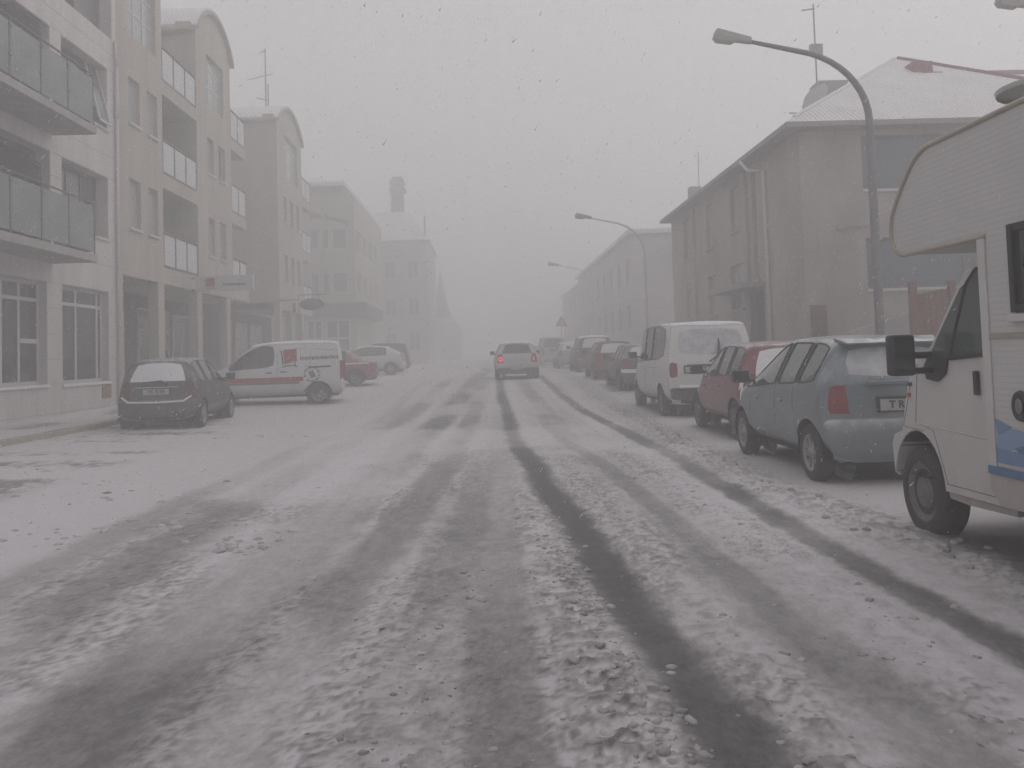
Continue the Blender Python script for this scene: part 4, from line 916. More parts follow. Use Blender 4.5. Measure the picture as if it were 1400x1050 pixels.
# silver car driving ahead
sp = hatch(W=1.80, H=1.52, wb=2.58, wr=.33, ro=.75, fo=.9, tailtop=1.0, slope=.22, rw=.60, belt=(1.0, .90), cowl=1.0, snow=('roof',), plate=('', .52, 0), mats={'bumper': M_silver}, rim='steel', recess=M_silver)
sv = car('silver_hatchback', 'silver hatchback driving away in the road with a lit left tail light', 'car', place(1.13, 35.6), R(0), sp, M_silver)
for sx, m in ((-1, M_tailon), (1, M_tailon)):
    p = sv[5](sx*.64, .80); mb = MB()
    if sx < 0: mb.lathe([(0, .042), (-.02, .06), (-.02, .085), (0, .10)], 20, 'Y', (sx*.655, p.y-.02, .80))
    else: mb.box(sx*.66-.02, sx*.66+.03, p.y-.03, p.y, .73, .88)
    mb.build('brake_lamp', m, sv[0], world=False)
mb = MB(); mb.box(-.80, .80, -.70, -.55, .22, .46); mb.build('bumper_skirt', M_black, sv[0], world=False, bevel=.03)

# charcoal hatchback, left
sp = hatch(W=1.70, H=1.51, wb=2.51, wr=.30, ro=.62, fo=.78, tailtop=.98, slope=.24, rake=.95, rw=.57, belt=(1.0, .88), cowl=.98, lev=3, snow=('rear_window',), plate=('TK E 59', .80, 0), blue=False, mats={'tail_light': mat('dark_red_lens', (.11, .025, .026), .2, .1, 6)}, ww=.185, rim='alloy', glass=M_cglass)
yr = car('charcoal_hatchback', 'charcoal hatchback seen from behind at the left kerb, snow on its rear window', 'car', (-6.9, 18.85, .10), R(3.5), sp, M_yaris, LL)
p = yr[5](0, .96); mb = MB(); mb.tube([(-.30, p.y-.06, .985), (.10, p.y-.07, 1.01), (.24, p.y-.06, .96)], [.02, .03, .045], 6); mb.build('rear_wiper', M_black, yr[0], world=False)
p = yr[5](0, .62); mb = MB(); mb.tube([(-.70, p.y+.06, .70), (-.55, p.y-.02, .60), (0, p.y-.04, .585), (.55, p.y-.02, .60), (.70, p.y+.06, .70)], .022, 6); o = mb.build('snow_cover', M_snow, yr[0], world=False); o['kind'] = 'stuff'
p = yr[5](0, .90); mb = MB(); mb.box(-.44, .44, p.y-.02, p.y+.01, .885, .90); mb.build('chrome_strip', M_frame, yr[0], world=False)
mb = MB(); mb.tube([(0, .35, 1.49), (-.02, .22, 1.68)], .008, 5); mb.build('aerial', M_black, yr[0], world=False)

# white small delivery van, parked across
kr = -.72
sp = dict(W=1.83, H=1.82, wb=2.70, wr=.31, rw=.72, belt=(1.10, 1.02), wrap=False, zm=.62, zs=.25, crease=.4, lev=3,
    tail=[(kr+.08, .28, .78, 0, .06, .84, 'bumper'), (kr, .36, .80, 0, .08, .84, 'bumper'), (kr-.02, .55, .82, 0, .10, .84, 'bumper'), (kr+.02, .64, .83, 0, .10, .84, 'light'), (kr+.04, 1.2, .82, 0, .08, .84, 'paint'), (kr+.10, 1.62, .74, .0, .06, .86, 'paint'), (kr+.17, 1.77, .71, .03, .05, .85, 'paint')],
    roof=[(kr+.34, 1.80), (.6, 1.82), (1.55, 1.80), (1.88, 1.74)], pillars=[(.35, .42), (1.05, 1.16)], blank=(0, 1), dpillar=True, black_pillars=False,
    front=[(2.72, 1.10, .70, .03, -.22, .9, 'paint'), (2.85, 1.06, .72, .05, -.2, .85, 'paint'), (3.28, .88, .72, .05, -.16, .75, 'headlight'), (3.45, .64, .72, 0, -.22, .75, 'bumper'), (3.48, .42, .72, 0, -.25, .7, 'bumper'), (3.38, .25, .7, 0, -.2, .7, 'bumper')],
    mirror=(2.16, 1.17), handles=[(1.36, .93), (.95, .95)], handle_mat=M_black, seams=[[(1.12, 1.6), (1.12, .32)], [(2.18, 1.05), (2.2, .35)], [(.22, 1.55), (.22, .8)], [(1.05, 1.58), (.3, 1.60)], [(.12, 1.58), (-.52, 1.52)]], ww=.19, rim='alloy',
    mats={'bumper': M_white, 'side_window': M_cglass, 'rear_window': M_white}, mid='body', snow=('roof',))
kg = car('delivery_van', 'small white delivery van with red picture logo and red side stripe', 'van', (-4.95, 25.9, .20), R(98), sp, M_white, LL)
hs = kg[4]
def side_decal(name, poly, m, off=.004, ex=.003, sub=6, parent=None):
    # poly in (y,z) on the left side of the van, draped on the skin
    mb = MB(); P = [hs(y, z, -1)+Vector((-off, 0, 0)) for (y, z) in poly]; mb.quad(*P); return mb.build(name, m, parent or kg[0], world=False)
mb = MB()
for k in range(12):
    a, b_ = 2.55-k*(2.55-.42)/12, 2.55-(k+1)*(2.55-.42)/12
    mb.quad(*[hs(y, z, -1)+Vector((-.004, 0, 0)) for y, z in ((a, .68), (b_, .68), (b_, .80), (a, .80))])
mb.build('stripe', M_logo, kg[0], world=False)
mb = MB()
for k in range(12):
    a, b_ = 2.55-k*(2.55-.52)/12, 2.55-(k+1)*(2.55-.52)/12
    mb.quad(*[hs(y, z, -1)+Vector((-.004, 0, 0)) for y, z in ((a, .61), (b_, .61), (b_, .672), (a, .672))])
mb.build('rub_strip', M_framed, kg[0], world=False)
def logo_art(P, s, par, mats=True):   # red picture leaning in a dark bracket; P(u,v)->point, normal offset handled by P
    mb = MB(); mb.quad(P(-.30*s, .36*s), P(.36*s, .40*s), P(.38*s, -.22*s), P(-.24*s, -.34*s)); mb.build('logo', M_logo, par, world=False)
    mb = MB(); mb.tube([P(-.46*s, .30*s), P(-.38*s, .30*s), P(-.30*s, -.36*s)], .022*s*1.6, 5); mb.tube([P(-.34*s, -.50*s), P(-.1*s, -.43*s), P(.25*s, -.42*s), P(.40*s, -.50*s)], .03*s, 5); mb.tube([P(.27*s, -.42*s), P(.30*s, -.28*s)], .03*s, 5); mb.build('logo_bracket', M_ink, par, world=False)
logo_art(lambda u, v_: hs(.80-u, 1.36+v_, -1)+Vector((-.006, 0, 0)), .56, kg[0])
tx = text('innrammarinn', .165, M_ink, kg[0], Matrix.Identity(4), extrude=.001, spacing=1.12)
for vv in tx.data.vertices:
    u, w_, e_ = vv.co; q = hs(-.03-u*1.02, 1.33+w_+u*.015, -1); vv.co = (q.x-.005-e_, q.y, q.z)
mb = MB()
for k in range(26):
    if 14 < k < 17: continue
    a = 2*math.pi*k/26; u, v_ = .20*math.cos(a), .20*math.sin(a); q = hs(.18-u, .86+v_, -1); r2 = .014+.006*(k % 3)
    mb.quad(*[q+Vector((-.005, -x_, z_)) for x_, z_ in ((-r2, -r2*.8), (r2, -r2), (r2*.8, r2), (-r2, r2*.9))])
mb.build('badge', M_ink, kg[0], world=False)
mb = MB(); mb.quad(*[hs(.18-u, .86+w_, -1)+Vector((-.005, 0, 0)) for u, w_ in ((-.10, .07), (.03, .11), (.11, -.08), (-.03, -.11))]); mb.build('badge', M_framed, kg[0], world=False)
mb = MB(); mb.quad(*[hs(.18-u, .86+w_, -1)+Vector((-.008, 0, 0)) for u, w_ in ((.0, .07), (.05, .08), (.08, -.06), (.0, -.07))]); mb.build('badge', M_logo, kg[0], world=False)
mb = MB(); mb.tube([hs(.28, 1.06, -1)+Vector((-.006, 0, 0)), hs(-.05, 1.065, -1)+Vector((-.006, 0, 0)), hs(-.34, 1.07, -1)+Vector((-.006, 0, 0))], .026, 6); mb.build('door_track', M_black, kg[0], world=False)
mb = MB(); mb.quad(*[hs(y, z, -1)+Vector((-.005, 0, 0)) for y, z in ((.40, .36), (.40, .42), (.30, .50), (.05, .62), (-.02, .34), (.1, .30))]); mb.build('arch_trim', M_black, kg[0], world=False)
for sx in (-1, 1):
    mb = MB(); xx = sx*.80; mb.box(min(xx, xx+sx*.05), max(xx, xx+sx*.05), kr-.0, kr+.12, .72, 1.22); mb.build('tail_light', M_tail, kg[0], world=False, bevel=.015)
# red saloon beyond
sp = hatch(W=1.66, H=1.38, wb=2.50, wr=.30, ro=.85, fo=.8, rw=.54, belt=(.86, .82), cowl=.88, rim='steel')
sp['tail'] = [(-.75, .22, .68, 0, .08, .72, 'bumper'), (-.85, .34, .70, 0, .10, .72, 'bumper'), (-.87, .5, .72, 0, .12, .72, 'bumper'), (-.84, .60, .72, 0, .12, .72, 'light'), (-.82, .84, .70, 0, .12, .72, 'paint'), (-.78, .90, .68, .02, .06, .8, 'paint'), (-.35, .92, .66, .03, .05, .85, 'rear_window'), (.22, 1.30, .54, .03, .10, .85, 'paint')]
sp['roof'] = [(.34, 1.35), (.75, 1.38), (1.2, 1.37), (1.45, 1.33)]; sp['pillars'] = [(.44, .50), (.98, 1.07)]; sp['snow'] = ()
rs = car('red_saloon', 'old red saloon with snow on its waistline, beyond the white delivery van', 'car', (-5.0, 33.3, float(gz(-5, 33))+.02), R(97), sp, M_redc, LL)
mb = MB()
for k in range(10):
    a, b_ = 2.2-k*.29, 2.2-(k+1)*.29
    mb.quad(*[rs[4](y, z, -1)+Vector((-.006, 0, 0)) for y, z in ((a, .80), (b_, .80), (b_, .845), (a, .845))])
o = mb.build('snow_cover', M_snow, rs[0], world=False); o['kind'] = 'stuff'
sp = hatch(W=1.74, H=1.49, wb=2.70, wr=.31, ro=.8, fo=.9, tailtop=1.05, slope=.75, rake=1.2, rw=.55, belt=(1.02, .88), cowl=.95, rim='alloy', snow=('roof',), lev=2)
sp['roof'] = [(.22, 1.42), (.9, 1.49), (1.3, 1.485), (1.55, 1.45)]; sp['pillars'] = [(.30, .36), (1.05, 1.13)]
wh = car('white_liftback', 'white liftback with sloping tail parked beyond the red saloon', 'car', (-4.95, 44.6, float(gz(-5, 44))+.02), R(96), sp, M_white, LL)
sp = hatch(W=1.8, H=1.72, wb=2.7, wr=.35, ro=.8, fo=.85, tailtop=1.1, slope=.2, rw=.64, belt=(1.1, 1.0), cowl=1.1, rim='steel')
car('dark_estate_car', 'dark estate car standing behind the white liftback in the snow', 'car', (-5.2, 50.5, float(gz(-5, 50))), R(96), sp, M_darkc, LL)

# ------------------------------------------------------------------ motorhome (hand built)
mh = thing('motorhome', 'cream cab-over motorhome with blue wave decals at the right edge', 'motorhome', (0, 0, 0)); XB, XR = 3.08, 5.28
def side_panel(poly, x, th, name, m, par=mh, bevel=0): # poly (y,z)
    return MB().prism([(x, y, z) for y, z in poly], (th, 0, 0)).build(name, m, par, bevel=bevel)
alc = [(1.0, .66), (5.36, .66), (5.30, 2.085)]
def curve(pts, n=6):
    o = []
    for k in range(len(pts)-1):
        p0, p1, p2, p3 = pts[max(k-1, 0)], pts[k], pts[k+1], pts[min(k+2, len(pts)-1)]
        for j in range(n):
            t = j/n; o.append(tuple(.5*((2*p1[i])+(-p0[i]+p2[i])*t+(2*p0[i]-5*p1[i]+4*p2[i]-p3[i])*t*t+(-p0[i]+3*p1[i]-3*p2[i]+p3[i])*t**3) for i in (0, 1)))
    o.append(pts[-1]); return o
nose = curve([(6.34, 2.085), (6.46, 2.12), (6.53, 2.22), (6.51, 2.38), (6.40, 2.52), (6.24, 2.66), (6.10, 2.755), (5.95, 2.80)], 5)
outline = [(1.0, .66), (5.38, .66), (5.30, 2.085)]+nose+[(1.0, 2.80)]
def ribbed():
    m = mat('ribbed_cream_panel', (.55, .54, .53), .45, .03, 2, dirt=((.33, .30, .29), .4, 1.3, .25)); n = m.node_tree; b = n.nodes['Principled BSDF']
    tc = n.nodes.new('ShaderNodeTexCoord'); sp_ = n.nodes.new('ShaderNodeSeparateXYZ'); n.links.new(tc.outputs['Object'], sp_.inputs[0])
    mu = n.nodes.new('ShaderNodeMath'); mu.operation = 'MULTIPLY'; mu.inputs[1].default_value = 1/.037; n.links.new(sp_.outputs[2], mu.inputs[0])
    fr_ = n.nodes.new('ShaderNodeMath'); fr_.operation = 'FRACT'; n.links.new(mu.outputs[0], fr_.inputs[0])
    lt = n.nodes.new('ShaderNodeMapRange'); lt.inputs[1].default_value = .0; lt.inputs[2].default_value = .14; n.links.new(fr_.outputs[0], lt.inputs[0])
    bp = n.nodes.new('ShaderNodeBump'); bp.inputs['Strength'].default_value = .45; bp.inputs['Distance'].default_value = .004; n.links.new(lt.outputs[0], bp.inputs['Height']); n.links.new(bp.outputs[0], b.inputs['Normal'])
    return m
M_rib = ribbed()
body = MB(); body.prism([(XB, y, z) for y, z in outline], (XR-XB, 0, 0)); bo = body.build('body', M_rib, mh)
tr = MB(); tr.tube([(XB-.004, y, z) for y, z in [(5.30, 2.085)]+nose+[(1.0, 2.80)]], .017, 7); tr.build('edge_trim', M_gold, mh, True)
tr = MB(); tr.tube([(XR+.004, y, z) for y, z in [(5.30, 2.085)]+nose+[(1.0, 2.80)]], .017, 7); tr.build('edge_trim', M_gold, mh, True)
MB().box(XB-.012, XB+.0, 5.305, 5.385, .66, 2.075).build('corner_strip', M_cream, mh, bevel=.004)
MB().box(XB-.014, XB-.001, 1.0, 5.295, 1.455, 1.482).build('waist_trim', M_gold, mh)
wf = MB(); F = Fr((XB, 0, 0), (0, 1, 0), (-1, 0, 0))
window(F, 3.6, 1.60, 5.035, 2.115, mh, [], [], -.03, fm=M_black, gm=M_glassd, w=.045); MB().fbox(F, 3.56, 5.06, 1.545, 1.59, .001, .04).build('window_ledge', M_cream, mh, bevel=.006)
# fridge vent
v_ = MB(); v_.lathe([(0, .0), (0.012, .02), (.012, .055), (.02, .07), (.02, .085), (0, .092)], 24, 'X'); v_.v = [(XB-p[0], 5.03+p[1]*.8, 1.055+p[2]) for p in v_.v]; v_.build('filler_cap', M_black, mh, True)
v_ = MB(); v_.lathe([(0.014, .0), (.02, .03), (.014, .045)], 18, 'X'); v_.v = [(XB-.005-p[0], 5.03+p[1]*.8, 1.055+p[2]) for p in v_.v]; v_.build('lock', M_lamp, mh, True)
# blue wave decals
M_b1 = mat('decal_blue', (.15, .24, .40), .5, .05, 3); M_b2 = mat('decal_pale_blue', (.22, .31, .47), .5, .05, 3); M_b3 = mat('decal_deep_blue', (.08, .16, .30), .5, .05, 3)
x = XB-.004
MB().quad(*[(x, y, z) for y, z in ((5.30, .70), (3, .70), (3, .90), (4.7, .93), (5.0, .80), (5.12, .78), (5.30, .80))]).build('decal', M_b1, mh)
MB().quad(*[(x-.001, y, z) for y, z in ((5.30, .965), (5.13, .925), (5.28, .86))]).build('decal', M_b1, mh)
MB().quad(*[(x-.001, y, z) for y, z in curve([(5.29, .85), (5.18, .905), (5.05, .91), (4.9, .87), (4.6, .86), (4.85, .84), (5.0, .835), (5.1, .80), (5.2, .785), (5.29, .79)], 4)]).build('decal', M_b2, mh)
MB().quad(*[(x-.0015, y, z) for y, z in curve([(5.12, .80), (5.04, .775), (4.9, .775), (4.7, .80), (4.9, .815), (5.05, .82)], 4)]).build('decal', M_b3, mh)
MB().box(XB-.016, XB-.001, 1.0, 5.385, .625, .675).build('rub_strip', M_b3, mh)
MB().prism([(XB+.0, y, z) for y, z in ((1.0, .655), (5.40, .655), (5.39, .52), (5.30, .44), (1.0, .44))], (XR-XB, 0, 0)).build('skirt', mat('motorhome_skirt', (.50, .45, .43), .5, .06, 3, dirt=((.24, .21, .2), .3, .8, .6)), mh)
MB().prism([(XB+.05, y, z) for y, z in ((1.0, .44), (5.2, .44), (5.1, .39), (1.0, .36))], (XR-XB-.1, 0, 0)).build('chassis', M_well, mh)
# roof dome vents
for (yy, rr_, hh) in ((5.35, .34, .07), (4.95, .34, .13)):
    v_ = MB(); v_.lathe([(0, rr_), (.03, rr_*1.02), (hh*.7, rr_*.85), (hh, rr_*.4), (hh, 0)], 24, 'Z', (3.62, yy, 3.0)); v_.lathe([(-.2, .1), (0, .1)], 10, 'Z', (3.62, yy, 3.0)); v_.build('roof_vent', M_lampw, mh, True)
# cab
XC = 3.2; XC2 = 5.16
cab = [(5.36, .40), (6.18, .385)]
arc = [(6.55+.385*math.cos(R(a)), .345+.44*math.sin(R(a))) for a in range(165, -2, -11)]
arc = [(2*6.55-y, z) for y, z in arc]; arc.reverse()
arch_pts_ = [(6.55-.385*math.cos(R(a)), .345+.44*math.sin(R(a))) for a in range(6, 172, 11)]
cabpoly = [(5.36, .40), (6.165, .39)]+arch_pts_+[(6.945, .50), (6.96, .64), (6.92, .72), (6.78, .76), (6.72, .95), (6.66, 1.10), (6.60, 1.22), (6.47, 1.30), (6.26, 1.42), (5.72, 1.96), (5.40, 2.05), (5.36, 2.05)]
cb = MB(); cb.prism([(XC, y, z) for y, z in cabpoly], (XC2-XC, 0, 0)); cbo = cb.build('cab', M_cream, mh, bevel=.025)
F = Fr((XC, 0, 0), (0, 1, 0), (-1, 0, 0))
g = MB(); g.prism([F(y, z, .004) for y, z in ((5.40, 1.375), (5.99, 1.335), (5.93, 1.45), (5.72, 1.83), (5.62, 1.90), (5.40, 1.91))], (-.008, 0, 0)); g.build('door_window', M_cglassg, mh)
g = MB(); g.tube([F(y, z, .008) for y, z in ((5.40, 1.365), (6.0, 1.325), (5.945, 1.45), (5.735, 1.83), (5.63, 1.905), (5.40, 1.92))], .016, 5); g.build('window_seal', M_black, mh)
g = MB(); g.prism([F(y, z, .004) for y, z in ((6.015, 1.33), (6.27, 1.345), (6.16, 1.47), (5.82, 1.80), (5.77, 1.82), (5.955, 1.45))], (-.008, 0, 0)); g.build('quarter_window', M_cglassg, mh)
g = MB(); g.prism([F(y, z, .006) for y, z in ((6.03, 1.325), (6.07, 1.22), (6.18, 1.165), (6.33, 1.18), (6.36, 1.26), (6.28, 1.345))], (-.012, 0, 0)); g.build('mirror_base', M_black, mh, bevel=.008)
g = MB(); g.box(3.0, 3.21, 6.225, 6.29, 1.325, 1.375); g.box(3.0, 3.21, 6.225, 6.29, 1.215, 1.262); g.box(2.885, 3.055, 6.20, 6.33, 1.205, 1.50); g.build('wing_mirror', M_black, mh, True, .035)
g = MB(); g.box(2.90, 3.037, 6.193, 6.198, 1.24, 1.475); g.build('mirror_glass', M_cglass, mh, bevel=.01)
g = MB(); g.prism([(XC+.06, 6.30, 1.43), (XC+.06, 5.80, 1.93), (XC2-.06, 5.80, 1.93), (XC2-.06, 6.30, 1.43)], (0, .012, .012)); g.build('windscreen', M_cglass, mh)
g = MB(); g.fbox(F, 5.655, 5.70, 1.085, 1.245, .002, .03); g.build('door_handle', M_black, mh, bevel=.008)
for line in ([(6.49, 1.28), (6.56, .84), (6.30, .80)], [(6.30, .80), (6.16, .50), (6.14, .44), (5.40, .445)], [(5.44, 2.0), (5.44, .44)], [(6.62, 1.12), (6.70, .92), (6.76, .80), (6.45, .785)]):
    MB().tube([F(y, z, .0) for y, z in line], .0035, 4).build('door_seam', M_framed, mh)
g = MB(); g.tube([F(y, z, .002) for y, z in ((6.60, .84), (5.42, .80))], .006, 5); g.build('swage_line', M_cream, mh)
MB().fbox(F, 6.615, 6.66, 1.03, 1.06, .001, .015).build('side_marker', M_orange, mh); MB().fbox(F, 6.59, 6.63, 1.115, 1.14, .001, .015).build('side_vent', M_black, mh)
MB().fbox(F, 5.40, 5.56, .66, .70, .001, .03).build('rub_strip', M_cream, mh)
g = MB(); g.prism([(XC+.03, 6.962, .40), (XC+.03, 6.99, .68), (XC+.03, 6.9, .74), (XC+.03, 6.92, .40)], (XC2-XC-.06, 0, 0)); g.build('bumper', M_cream, mh)
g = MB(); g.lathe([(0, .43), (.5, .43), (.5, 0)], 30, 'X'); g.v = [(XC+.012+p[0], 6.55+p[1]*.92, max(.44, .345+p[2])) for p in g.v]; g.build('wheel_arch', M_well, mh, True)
add_wheel(mh, XC+.115, 6.55, .335, .21, 'steel', -1); add_wheel(mh, XC2-.115, 6.55, .335, .21, 'steel', 1)
add_wheel(mh, XB+.25, 2.6, .335, .21, 'steel', -1); add_wheel(mh, XR-.25, 2.6, .335, .21, 'steel', 1)
g = MB(); g.prism([(XC+.02, y, z) for y, z in ((5.36, .40), (6.17, .388), (6.15, .34), (5.9, .33), (5.36, .35))], (XC2-XC-.04, 0, 0)); g.build('sill', mat('sill_grime', (.33, .30, .28), .6, .2, 6), mh)

# ------------------------------------------------------------------ street furniture
LG = 'street lamps along the right pavement'
def lamp(label, x, y, s=1., group=LG, thin=1., pm=None):
    pm = pm or M_lamp
    z0 = float(gz(x, y)); o = thing('street_lamp', label, 'street lamp', (x, y, z0), 0, group)
    H_ = 4.95*s; pts = [(0, 0, 0), (0, 0, 1.2), (0, 0, H_-.4)]
    for k in range(11):
        a = R(8*k); pts.append((-(1-math.cos(a))*1.30, 0, H_-.2+math.sin(a)*1.15))
    e = pts[-1]; pts.append((e[0]-.80, 0, e[2]+.18)); rr = [thin*r for r in [.075, .072, .062]+[.058-.0016*k for k in range(11)]+[.030]]
    mb = MB(); mb.tube(pts, rr, 10); mb.build('pole', pm, o, True, world=False)
    mb = MB(); mb.tube([(0, 0, 0), (0, 0, 1.3)], [.095, .09], 10); mb.build('pole_base', pm, o, True, world=False)
    x1, z1 = pts[-1][0], pts[-1][2]
    mb = MB(); mb.hexa([(x1-.55, -.10, z1+.06), (x1+.06, -.055, z1-.05), (x1+.06, .055, z1-.05), (x1-.55, .10, z1+.06), (x1-.50, -.11, z1+.20), (x1+.06, -.06, z1+.06), (x1+.06, .06, z1+.06), (x1-.50, .11, z1+.20)]); hd = mb.build('lamp_head', M_lampw, o, True, .03, False)
    mb = MB(); mb.hexa([(x1-.50, -.08, z1+.0), (x1-.26, -.08, z1-.035), (x1-.26, .08, z1-.035), (x1-.50, .08, z1+.0), (x1-.55, -.095, z1+.075), (x1-.18, -.09, z1+.01), (x1-.18, .09, z1+.01), (x1-.55, .095, z1+.075)]); mb.build('lens', M_lens, hd, True, .02, False)
    return o
lamp('tall curved street lamp nearest the camera, rising in front of the hipped house', 6.10, 13.5, 1.03)
lamp('second street lamp whose arm shows above the long grey block', 5.6, 30.7, .95, thin=.7, pm=M_lamp2)
lamp('faintest street lamp, arm only just visible in the falling snow', 5.75, 47.0, .90, thin=.68, pm=M_lamp2)
lamp('street lamp head poking in at the top corner above the motorhome', 10.36, 13.0, 1.075, None)
# shop sign
sg = thing('projecting_sign', 'white rectangular shop sign with red square logo jutting from the arcade', 'sign', (-9.1, 30.0, 4.15))
mb = MB(); mb.box(-9.88, -7.94, 29.94, 30.06, 3.90, 4.42); mb.build('sign_box', M_signw, sg, bevel=.012)
mb = MB(); mb.box(-7.945, -7.915, 29.93, 30.07, 3.88, 4.44); mb.build('end_cap', M_frame, sg)
mb = MB(); mb.tube([(-9.995, 30, 4.36), (-9.88, 30, 4.36)], .03, 6); mb.tube([(-9.995, 30, 3.96), (-9.88, 30, 3.96)], .03, 6); mb.build('bracket', M_rail, sg)
logo_art(lambda u, v_: Vector((-9.36+u, 29.925, 4.18+v_))-Vector(ORG[sg.name]), .42, sg)
text('innrammarinn', .135, M_ink, sg, Matrix.Translation(Vector((-8.55, 29.932, 4.12))-Vector(ORG[sg.name])) @ Matrix.Rotation(R(90), 4, 'X'), extrude=.002)
# oval hanging sign
ov = thing('hanging_sign', 'dark oval sign hanging from an iron bracket on the second beige building', 'sign', (-8.6, 42.2, 4.2))
mb = MB(); mb.lathe([(-.05, .0), (-.05, .55), (.05, .55), (.05, 0)], 32, 'Y'); mb.v = [(-8.36+p[0]*1.07, 42.1+p[1], 4.12+p[2]*.52) for p in mb.v]; mb.build('sign_board', mat('dark_sign', (.075, .06, .055), .6, .2, 6), ov, True)
mb = MB(); mb.tube([(-9.0, 42.1, 3.75), (-9.0, 42.1, 4.58), (-7.62, 42.1, 4.60)], .03, 6); mb.tube([(-9.99, 42.1, 4.35), (-9.0, 42.1, 4.35)], .03, 6); mb.tube([(-9.2, 42.1, 3.75), (-9.2, 42.1, 4.2)], .09, 6)
for xx in (-8.7, -8.0): mb.tube([(xx, 42.1, 4.59), (xx, 42.1, 4.34)], .012, 5)
mb.build('bracket', M_rail, ov)
nb = thing('notice_board', 'small white notice with red mark standing in the dark arcade', 'sign', (-10.9, 25.2, .9))
MB().box(-11.5, -10.45, 25.2, 25.24, .85, 1.75).build('board', M_grey, nb); MB().box(-11.38, -11.26, 25.193, 25.199, 1.35, 1.62).build('logo', M_logo, nb); 
for xx in (-11.4, -10.55): MB().box(xx, xx+.05, 25.2, 25.24, .34, .85).build('leg', M_grey, nb)
ws = thing('warning_sign', 'faint red-edged triangular warning sign on a thin pole', 'road sign', (5.05, 60, float(gz(5, 60))))
zt = 3.25
mb = MB(); mb.prism([(4.63, 60, zt), (5.47, 60, zt), (5.05, 60, zt+.72)], (0, .03, 0)); mb.build('sign_plate', mat('warning_red', (.36, .07, .05), .5), ws)
mb = MB(); mb.prism([(4.80, 59.99, zt+.09), (5.30, 59.99, zt+.09), (5.05, 59.99, zt+.52)], (0, .008, 0)); mb.build('sign_face', mat('warning_yellow', (.55, .42, .22), .5), ws)
mb = MB(); mb.tube([(5.05, 60.08, .5), (5.05, 60.08, zt+.6)], .035, 6); mb.build('pole', M_lamp, ws)

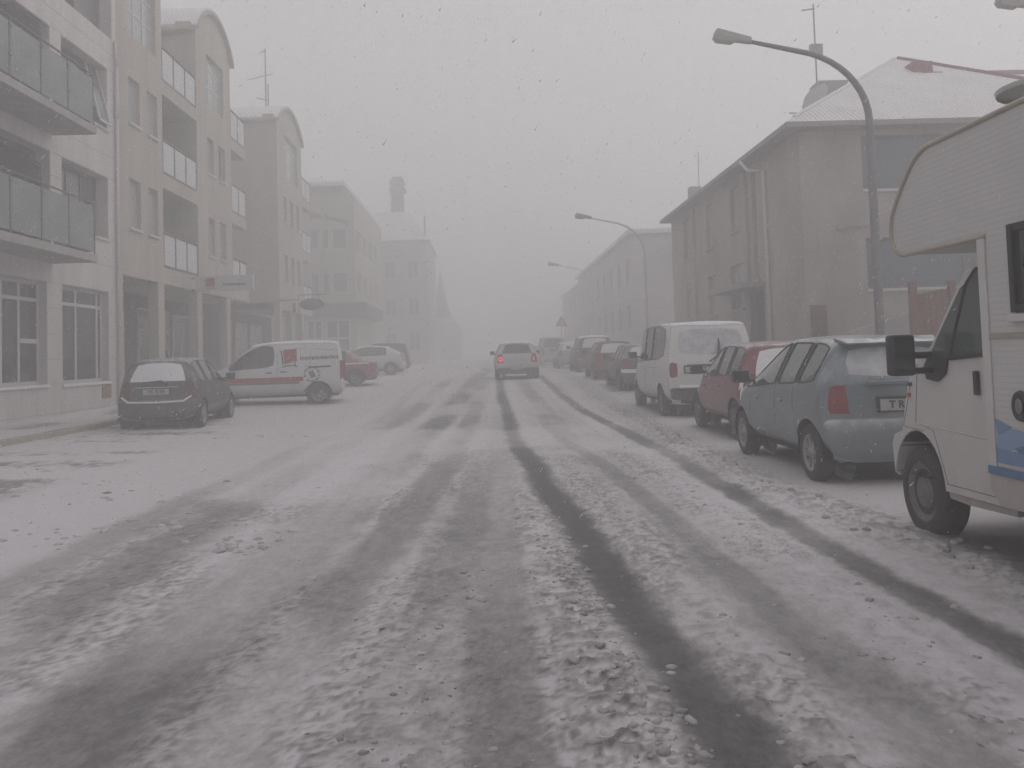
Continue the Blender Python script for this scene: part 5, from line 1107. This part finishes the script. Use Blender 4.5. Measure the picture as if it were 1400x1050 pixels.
# ------------------------------------------------------------------ loose snow clods on the road
def clods():
    ico = bmesh.new(); bmesh.ops.create_icosphere(ico, subdivisions=2, radius=1); V2 = np.array([v.co[:] for v in ico.verts]); F2 = np.array([[v.index for v in f.verts] for f in ico.faces]); ico.free()
    ico = bmesh.new(); bmesh.ops.create_icosphere(ico, subdivisions=1, radius=1); V1 = np.array([v.co[:] for v in ico.verts]); F1 = np.array([[v.index for v in f.verts] for f in ico.faces]); ico.free()
    P = []
    def add(n, xm, xs_, y0, y1, r0, r1, d0, d1):
        y = y0+(y1-y0)*rng.random(n)**1.6; x = xm(y)+rng.normal(0, xs_, n) if callable(xm) else rng.uniform(xm, xs_, n)
        r = r0+(r1-r0)*rng.random(n)**3; dd = rng.uniform(d0, d1, n); P.append(np.stack([x, y, r, dd], 1))
    add(300, lambda y: np.interp(y, [3, 5, 9, 16], [.48, .42, .30, .3]), .13, 2.6, 9, .006, .028, .25, .5)
    add(260, lambda y: np.interp(y, [3, 5, 9, 16], [.62, .56, .40, .3]), .07, 2.6, 7, .008, .034, .3, .55)
    add(120, lambda y: np.interp(y, [3, 5, 9, 16], [1.15, 1.1, .95, .8]), .14, 2.8, 14, .006, .022, .3, .55)
    add(170, lambda y: np.interp(y, [3, 30], [2.0, 1.8]), .20, 3, 16, .006, .030, .25, .5)
    add(380, lambda y: np.interp(y, [3, 6, 9, 12, 18, 32], [3.2, 3.1, 2.80, 2.88, 3.08, 3.2]), .16, 4.5, 34, .008, .038, .25, .6)
    add(140, lambda y: y*0-.42, .20, 2.6, 6, .006, .020, .4, .7)
    add(130, lambda y: np.interp(y, [3, 14], [-.15, -.05]), .12, 2.6, 7, .006, .022, .3, .6)
    add(150, -6.5, -1.8, 4.5, 16, .006, .026, .2, .45)
    for cx, cy, n, s in ((-2.0, 7.1, 40, .22), (-3.6, 7.6, 34, .5), (-4.4, 16.6, 40, .6), (-4.2, 10, 30, .7), (-2.8, 8.2, 20, .4)):
        y = cy+rng.normal(0, s*.7, n); x = cx+rng.normal(0, s, n); P.append(np.stack([x, y, .012+.036*rng.random(n)**2, rng.uniform(.22, .45, n)], 1))
    P = np.concatenate(P); P = P[P[:, 1] > 2.4]
    _, h = road_fields(P[:, 0], P[:, 1]); z = gz(P[:, 0], P[:, 1])+h
    vs, fs, ds, off = [], [], [], 0
    for k in range(len(P)):
        x, y, r, dd = P[k]; big = r/y > .0035
        Vk, Fk = (V2, F2) if big else (V1, F1)
        s = 1+rng.normal(0, .16, (len(Vk), 1)); q = Vk*s*np.array([r*rng.uniform(.8, 1.4), r*rng.uniform(.8, 1.4), r*rng.uniform(.45, .8)])
        a = rng.random()*6.28; ca, sa = math.cos(a), math.sin(a)
        q = np.stack([q[:, 0]*ca-q[:, 1]*sa+x, q[:, 0]*sa+q[:, 1]*ca+y, q[:, 2]+z[k]-r*.10], 1)
        vs.append(q); fs.append(Fk+off); off += len(q); ds.append(np.full(len(q), dd)-.30*np.clip((q[:, 2]-z[k])/r-.15, 0, 1)*rng.random())
    v = np.concatenate(vs); f = np.concatenate(fs); dd = np.concatenate(ds)
    me = bpy.data.meshes.new('snow_clods'); me.vertices.add(len(v)); me.vertices.foreach_set('co', v.astype(np.float32).ravel())
    me.loops.add(f.size); me.loops.foreach_set('vertex_index', f.ravel().astype(np.int32)); me.polygons.add(len(f)); me.polygons.foreach_set('loop_start', np.arange(0, f.size, 3, dtype=np.int32))
    me.polygons.foreach_set('use_smooth', np.ones(len(f), bool)); me.update(calc_edges=True)
    a = me.attributes.new('dirt', 'FLOAT', 'POINT'); a.data.foreach_set('value', dd.astype(np.float32)); me.materials.append(M_road)
    o = bpy.data.objects.new('snow_clods', me); COL.objects.link(o); o['kind'] = 'stuff'; o['label'] = 'loose grey lumps of slush scattered over the road'
clods()
# ------------------------------------------------------------------ falling snow
def flakes(n=260000):
    # wind-driven flakes, stretched and tilted to imitate motion streaks, spread evenly through the street
    y = 4.2+50*rng.random(n)**.62; x = rng.uniform(-1, 1, n)*(y*.64+1.5); zz = rng.random(n)*(1.0+y*.55)+.1
    r = .0017+.0036*rng.random(n)**4
    B = np.array([(.94, 0, -.33), (-.47, .82, -.33), (-.47, -.82, -.33), (0, 0, 1)], float)*1.15; T = np.array([(0, 1, 3), (1, 2, 3), (2, 0, 3), (1, 0, 2)])
    el = 1.8+4.0*rng.random(n)**1.5; ang = rng.normal(R(52), R(14), n)
    L = B[None]*r[:, None, None]; L[:, :, 2] *= el[:, None]
    ca, sa = np.cos(ang)[:, None], np.sin(ang)[:, None]
    X, Z = L[:, :, 0].copy(), L[:, :, 2].copy(); L[:, :, 0] = X*sa+Z*ca; L[:, :, 2] = -X*ca+Z*sa
    v = (L+np.stack([x, y, zz+gz(x, y)], 1)[:, None]).reshape(-1, 3); f = (T[None]+4*np.arange(n)[:, None, None]).reshape(-1, 3)
    me = bpy.data.meshes.new('falling_snow'); me.vertices.add(len(v)); me.vertices.foreach_set('co', v.astype(np.float32).ravel())
    me.loops.add(f.size); me.loops.foreach_set('vertex_index', f.ravel().astype(np.int32)); me.polygons.add(len(f)); me.polygons.foreach_set('loop_start', np.arange(0, f.size, 3, dtype=np.int32)); me.update(calc_edges=True)
    me.materials.append(mat('snowflake', (.9, .9, .92), .8)); o = bpy.data.objects.new('falling_snow', me); COL.objects.link(o); o['kind'] = 'stuff'; o['label'] = 'snowflakes driven across the street'
flakes()
# ------------------------------------------------------------------ blowing-snow haze
hz = MB(); hz.box(-160, 160, -75, 205, -1.5, 20.3)
ho = hz.build('haze', mat('haze_volume', (1, 1, 1)), kind='stuff'); m = MATS['haze_volume']; n = m.node_tree; n.nodes.clear()
out = n.nodes.new('ShaderNodeOutputMaterial'); pv = n.nodes.new('ShaderNodeVolumePrincipled')
pv.inputs['Color'].default_value = (.97, .97, .97, 1); pv.inputs['Density'].default_value = .0215; pv.inputs['Anisotropy'].default_value = .2
n.links.new(pv.outputs[0], out.inputs['Volume'])
